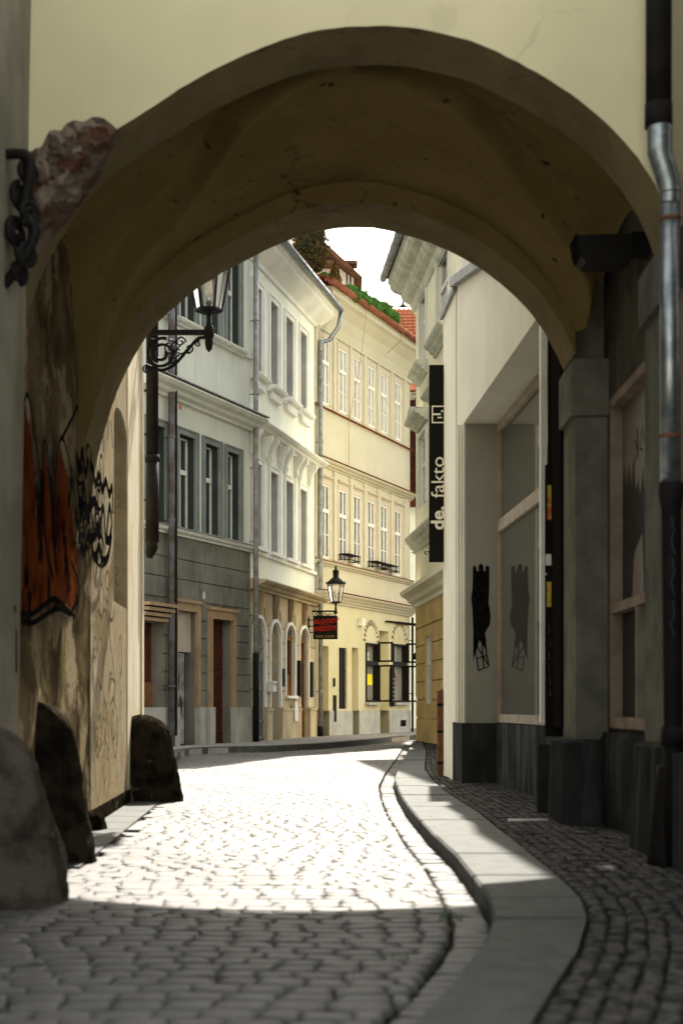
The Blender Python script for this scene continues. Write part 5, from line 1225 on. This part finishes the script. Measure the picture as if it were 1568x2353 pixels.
for i, (px, py, w_, h_, lab) in enumerate(((801, 684, .30, .20, 'leftmost green creeping juniper clump at the roof edge beside the small cypress'), (823, 696, .30, .20, 'green creeping juniper clump second from the left along the brown gutter'), (846, 709, .30, .19, 'green creeping juniper clump in the middle of the brown gutter'), (872, 722, .34, .22, 'largest green juniper clump, second from the right before the orange roof'), (893, 738, .28, .18, 'right-hand green juniper clump drooping over the gutter before the orange roof'))):
    nv = Cf.p0 + Cf.n * .38; Y_ = (nv.x - Cf.k * nv.y) / (T(px) - Cf.k); c = at(px, py - 12, Y_)
    tg = plant('juniper', lab, 'shrub', (c.x, c.y, c.z - .12), .012, .1, [((c.x, c.y, c.z), w_, .2, h_, 2600, .035, 20 + i), ((c.x + w_ * .6, c.y - .05, c.z - .12), w_ * .55, .2, h_ * .7, 900, .035, 30 + i)], 'leafgr')
    tg['group'] = 'junipers along the roof edge'
c = at(744, 634, 37.4)
plant('shrub', 'tiny bright green shrub under the large dark conifer', 'shrub', (c.x, c.y, c.z - .2), .01, .15, [((c.x, c.y, c.z), .12, .12, .10, 400, .03, 44)], 'leafgr')
# ------------------------------------------------------------------ lamps
def lantern(t, base, s=1.0):
    """six-sided gas lantern; base = top of its stem"""
    b = Vector(base); hg_ = .43 * s; r0, r1 = .125 * s, .205 * s
    mb = MB()
    mb.lathe(b, [(.03 * s, -.0), (.07 * s, .0), (.14 * s, .02 * s), (.135 * s, .04 * s), (.12 * s, .045 * s)], 6, False)
    for k in range(6):
        a = 2 * math.pi * k / 6; c0 = Vector((math.cos(a), math.sin(a), 0))
        mb.tube([b + c0 * r0 + Vector((0, 0, .04 * s)), b + c0 * r1 + Vector((0, 0, .04 * s + hg_))], .011 * s, 6)
    top = b + Vector((0, 0, .04 * s + hg_))
    for (rr, z, th) in ((r1, 0, .013),):
        mb.tube([top + Vector((math.cos(2 * math.pi * k / 6) * rr, math.sin(2 * math.pi * k / 6) * rr, 0)) for k in range(7)], th * s, 6)
    mb.build('frame', 'black', t)
    mb = MB(); mb.lathe(b, [(r0 * .95, .045 * s), (r1 * .97, .035 * s + hg_)], 6, False); mb.build('glass', 'clear', t)
    mb = MB(); mb.lathe(top, [(r1 * 1.12, 0), (r1 * 1.1, .03 * s), (r1 * .8, .09 * s), (r1 * .45, .15 * s), (.07 * s, .17 * s), (.075 * s, .30 * s), (.09 * s, .31 * s), (.05 * s, .35 * s), (.02 * s, .37 * s), (.03 * s, .41 * s), (.008 * s, .46 * s)], 12); 
    for k in range(6):
        a = 2 * math.pi * k / 6; c0 = top + Vector((math.cos(a), math.sin(a), 0)) * r1 * 1.1
        mb.lathe(c0, [(.012 * s, 0), (.02 * s, .03 * s), (.004 * s, .07 * s)], 6)
    mb.build('roof', 'black', t)
    mb = MB(); mb.tube([b, b + Vector((0, 0, .16 * s))], .014 * s, 6); mb.lathe(b + Vector((0, 0, .16 * s)), [(.02 * s, 0), (.035 * s, .05 * s), (.03 * s, .14 * s), (.01 * s, .17 * s)], 8); mb.build('mantle', 'signtxt', t)
yl = 13.55
l1 = thing('street_lamp', 'black wall bracket gas lantern hanging over the lane just beyond the arch', 'street lamp', (-1.92, yl, 4.4), 'gas lanterns on wall brackets')
end = W(480, 763, yl); st = Vector((-1.93, yl, end.z))
mb = MB(); mb.box(st.x, end.x, yl - .02, yl + .02, end.z - .025, end.z + .02); mb.lathe((end.x, yl, end.z - .16), [(.004, -.03), (.03, .0), (.04, .06), (.035, .1), (.05, .12), (.05, .2), (.035, .22), (.022, .26), (.022, .42), (.035, .44), (.02, .46)], 10); mb.build('bracket_arm', 'black', l1)
mb = MB(); X_, Z_ = (1, 0, 0), (0, 0, 1)
cx0 = W(372, 812, yl)
scroll((cx0.x, yl, cx0.z), X_, Z_, .15, 1.9, math.pi * .4, .016, mb, 60, .75)
cv = catmull([tuple(W(335, 838, yl)), tuple(W(370, 850, yl)), tuple(W(400, 838, yl)), tuple(W(430, 805, yl)), tuple(W(455, 778, yl)), tuple(W(476, 776, yl))], 6); mb.tube(cv, .016, 6)
for (px, py, r0, s_, tt) in ((415, 785, .05, 0, 1.3), (435, 800, .045, 3.5, 1.3), (455, 790, .03, 1, 1.2), (392, 800, .06, 2, 1.2), (395, 825, .04, 4, 1.2), (338, 848, .04, 2, 1.4), (350, 790, .06, 5, 1.2), (408, 812, .04, 1, 1.1)):
    q = W(px, py, yl); scroll((q.x, yl, q.z), X_, Z_, r0, tt, s_, .009, mb, 24)
for (a_, b_) in (((388, 800), (415, 775)), ((398, 815), (425, 785)), ((410, 815), (437, 812)), ((385, 780), (405, 790))):
    mb.tube([W(a_[0], a_[1], yl), W((a_[0] + b_[0]) / 2, (a_[1] + b_[1]) / 2 - 4, yl), W(b_[0], b_[1], yl)], .008, 5)
mb.tube([Vector((-1.93, yl, W(0, 735, yl).z)), Vector((-1.93, yl, W(0, 855, yl).z))], .02, 6)
mb.build('scrollwork', 'black', l1)
lantern(l1, (end.x, yl, W(480, 720, yl).z), 1.0)
yl2 = 34.6
l2 = thing('street_lamp', 'black gas lantern on a bracket above the red-lettered bar sign', 'street lamp', (-.66, yl2, 3.2), 'gas lanterns on wall brackets')
end = W(771, 1404, yl2); st = W(726, 1404, yl2)
mb = MB(); mb.box(st.x - .1, end.x + .03, yl2 - .02, yl2 + .02, end.z - .02, end.z + .02); mb.lathe((end.x, yl2, end.z - .08), [(.01, 0), (.05, .05), (.03, .1), (.022, .2), (.03, .27)], 8)
for k in range(5):
    q = W(730 + 9 * k, 1411, yl2); scroll((q.x, yl2, q.z), X_, Z_, .05, 1.2, k, .012, mb, 16)
mb.build('bracket_arm', 'black', l2)
lantern(l2, (end.x, yl2, W(0, 1386, yl2).z), 1.0)
bs = thing('bar_sign', 'black hanging bar sign with red lettering below the far lantern', 'sign', (-.5, yl2, 2.8))
a = W(719, 1468, yl2 + .0); b = W(775, 1414, yl2)
mb = MB(); mb.box(a.x, b.x, yl2 + .03, yl2 + .10, a.z, b.z); mb.build('board', 'signblk', bs)
xm = (a.x + b.x) / 2; zc = lambda py: W(0, py, yl2).z
text('lettering', 'BLOODY', 'redtxt', bs, (xm + .03, yl2 + .026, zc(1427)), (1, 0, .06), (0.12, 0, 1), .15, .003, .004)
text('lettering', 'FREDDY', 'redtxt', bs, (xm - .01, yl2 + .026, zc(1444)), (1, 0, .06), (0.12, 0, 1), .15, .003, .004)
text('lettering', 'BAR-CAFE', 'yeltxt', bs, (xm, yl2 + .026, zc(1462)), (1, 0, 0), (0, 0, 1), .085, .003, .001, sx=1.2)
mb = MB()
mb.box(a.x + .14, a.x + .42, yl2 + .024, yl2 + .028, zc(1435.5), zc(1434.6))
mb.build('underline', 'redtxt', bs)
mb = MB()
for z in (1424, 1438, 1452): mb.tube([(a.x, yl2 + .06, zc(z)), (a.x - .13, yl2 + .06, zc(z))], .014, 6)
mb.tube([(a.x - .1, yl2 + .06, zc(1415)), (a.x - .1, yl2 + .06, zc(1468))], .012, 6); mb.build('bracket', 'black', bs)
# ------------------------------------------------------------------ flue and wall anchor at the corner
fu = thing('exhaust_flue', 'thick dark vertical metal flue behind the pale corner house', 'flue', (-1.89, 14.2, 3))
yf = 14.3; X0 = T(350) * yf
mb = MB(); zb_ = W(0, 1245, yf).z; mb.tube([(X0, yf, 8.5), (X0, yf, W(0, 1050, yf).z)], .062, 18); mb.tube([(X0, yf, W(0, 1055, yf).z), (X0, yf, zb_)], .068, 18); mb.build('upper_pipe', 'castiron', fu)
mb = MB(); mb.tube([(X0, yf, W(0, 1045, yf).z), (X0, yf, W(0, 1062, yf).z)], .074, 18)
mb.tube([(X0, yf, zb_), (X0 - .005, yf, zb_ - .06), (X0 - .03, yf, zb_ - .16)], [.068, .062, .03], 18)
mb.build('collar', 'castiron', fu)
for z in (900, 1000, 1150): mb = MB(); mb.box(X0 - .2, X0, yf - .01, yf + .01, W(0, z, yf).z, W(0, z, yf).z + .02); mb.build('wall_strut', 'castiron', fu)
wa = thing('wall_anchor', 'black iron bar on stand-offs at the edge of the pale corner house', 'bracket', (-1.9, 13.6, 3.6))
mb = MB(); ya = 13.85; xa = T(323.5) * ya; mb.box(xa - .012, xa + .012, ya - .02, ya + .02, W(0, 1008, ya).z, W(0, 866, ya).z); mb.box(xa - .02, xa + .02, ya - .02, ya + .02, W(0, 925, ya).z, W(0, 866, ya).z)
for z in (890, 900, 978, 986): mb.box(xa - .06, xa, ya - .01, ya + .01, W(0, z, ya).z, W(0, z, ya).z + .012)
mb.build('bar', 'black', wa)
# ------------------------------------------------------------------ small things on the ground
def at_ground(px, py, z=SW):
    Y = (EYE - z) * FPX / (py - HY); return Vector((T(px) * Y, Y, z))
p = at_ground(1183, 1886)
mb = MB(); mb.box(p.x - .05, p.x + .05, p.y - .02, p.y + .02, SW, SW + .014); mb.tube([p + Vector((.05, 0, .008)), p + Vector((.22, .0, .008))], .007, 6)
tag(mb.build('paper_scrap', 'lit'), 'small white flat piece of litter with a dark stick on the sett pavement', 'litter')
p = at_ground(550, 1716, 0)
mb = MB(); mb.add([p + Vector((-.14, 0, .01)), p + Vector((0, .12, .09)), p + Vector((.16, .02, .02)), p + Vector((.02, -.12, .03)), p + Vector((.22, .1, .05)), p + Vector((-.02, .02, .12))], [(0, 1, 5), (1, 2, 5), (2, 3, 5), (3, 0, 5), (2, 4, 1)])
tag(mb.build('crumpled_paper', 'lit'), 'crumpled white paper at the foot of the far left kerb', 'litter')
mb = MB(); rr = random.Random(5)
for (px, py, n_, s_) in ((1232, 1812, 26, .03), (1222, 1830, 14, .02), (1178, 1782, 8, .015), (1035, 2115, 10, .02), (905, 2200, 14, .018), (1060, 1895, 7, .012), (225, 1905, 10, .03), (1085, 1745, 5, .02)):
    q = at_ground(px, py, SW if px > 1100 else 0.0)
    for _ in range(n_):
        o = q + Vector((rr.uniform(-.05, .05), rr.uniform(-.06, .06), 0)); d = Vector((rr.uniform(-1, 1), rr.uniform(-1, 1), 1.2)).normalized() * s_ * rr.uniform(.7, 1.4); sd = Vector((d.y, -d.x, 0)).normalized() * s_ * .25
        mb.add([o - sd, o + d * .6 + sd, o + d, o + d * .5 - sd], [(0, 1, 2, 3)])
tag(mb.build('weeds', 'weed'), 'tiny green weeds in the joints of the paving', 'weeds', kind='stuff')
# ------------------------------------------------------------------ light, sky, camera
scn = bpy.context.scene
SUN_EL, SX = math.radians(46), -.062
dirn = Vector((-SX * 1.0, 1.0, 0)).normalized()         # towards the sun: ahead, a little to the right
tosun = (dirn * math.cos(SUN_EL) + Vector((0, 0, math.sin(SUN_EL)))).normalized()
sl = bpy.data.lights.new('sun', 'SUN'); sl.energy = 3.9; sl.angle = math.radians(.6); sl.color = (1, .93, .82)
so = bpy.data.objects.new('sun', sl); C.objects.link(so); so.rotation_euler = tosun.to_track_quat('Z', 'Y').to_euler()
wd = bpy.data.worlds.new('World'); scn.world = wd; wd.use_nodes = True
nt = wd.node_tree; bg = nt.nodes['Background']
sky = nt.nodes.new('ShaderNodeTexSky'); sky.sky_type = 'NISHITA'; sky.sun_disc = False; sky.sun_elevation = SUN_EL
sky.sun_rotation = math.atan2(dirn.x, dirn.y); sky.air_density = 1.3; sky.dust_density = 3.5; sky.ozone_density = .6
hs = nt.nodes.new('ShaderNodeHueSaturation'); hs.inputs['Saturation'].default_value = .30
mx_ = nt.nodes.new('ShaderNodeMix'); mx_.data_type = 'RGBA'; mx_.blend_type = 'MULTIPLY'; mx_.inputs[0].default_value = 1
mx_.inputs[7].default_value = (1.0, .965, .87, 1)
nt.links.new(sky.outputs[0], hs.inputs['Color']); nt.links.new(hs.outputs[0], mx_.inputs[6]); nt.links.new(mx_.outputs[2], bg.inputs['Color'])
bg.inputs['Strength'].default_value = .098
cd = bpy.data.cameras.new('camera'); co = bpy.data.objects.new('camera', cd); C.objects.link(co)
co.location = (0, 0, EYE); co.rotation_euler = (math.radians(90), 0, 0)
cd.sensor_fit = 'VERTICAL'; cd.sensor_height = 36; cd.sensor_width = 24; cd.lens = 50; cd.shift_y = (HY - 1176) / 2352; cd.clip_end = 400; cd.clip_start = .05
cd.dof.use_dof = True; cd.dof.focus_distance = 26; cd.dof.aperture_fstop = 2.6
scn.camera = co
scn.render.engine = 'CYCLES'
scn.view_settings.view_transform = 'Standard'; scn.view_settings.look = 'None'; scn.view_settings.exposure = 2.42; scn.view_settings.gamma = 1
scn.cycles.max_bounces = 8; scn.cycles.diffuse_bounces = 2
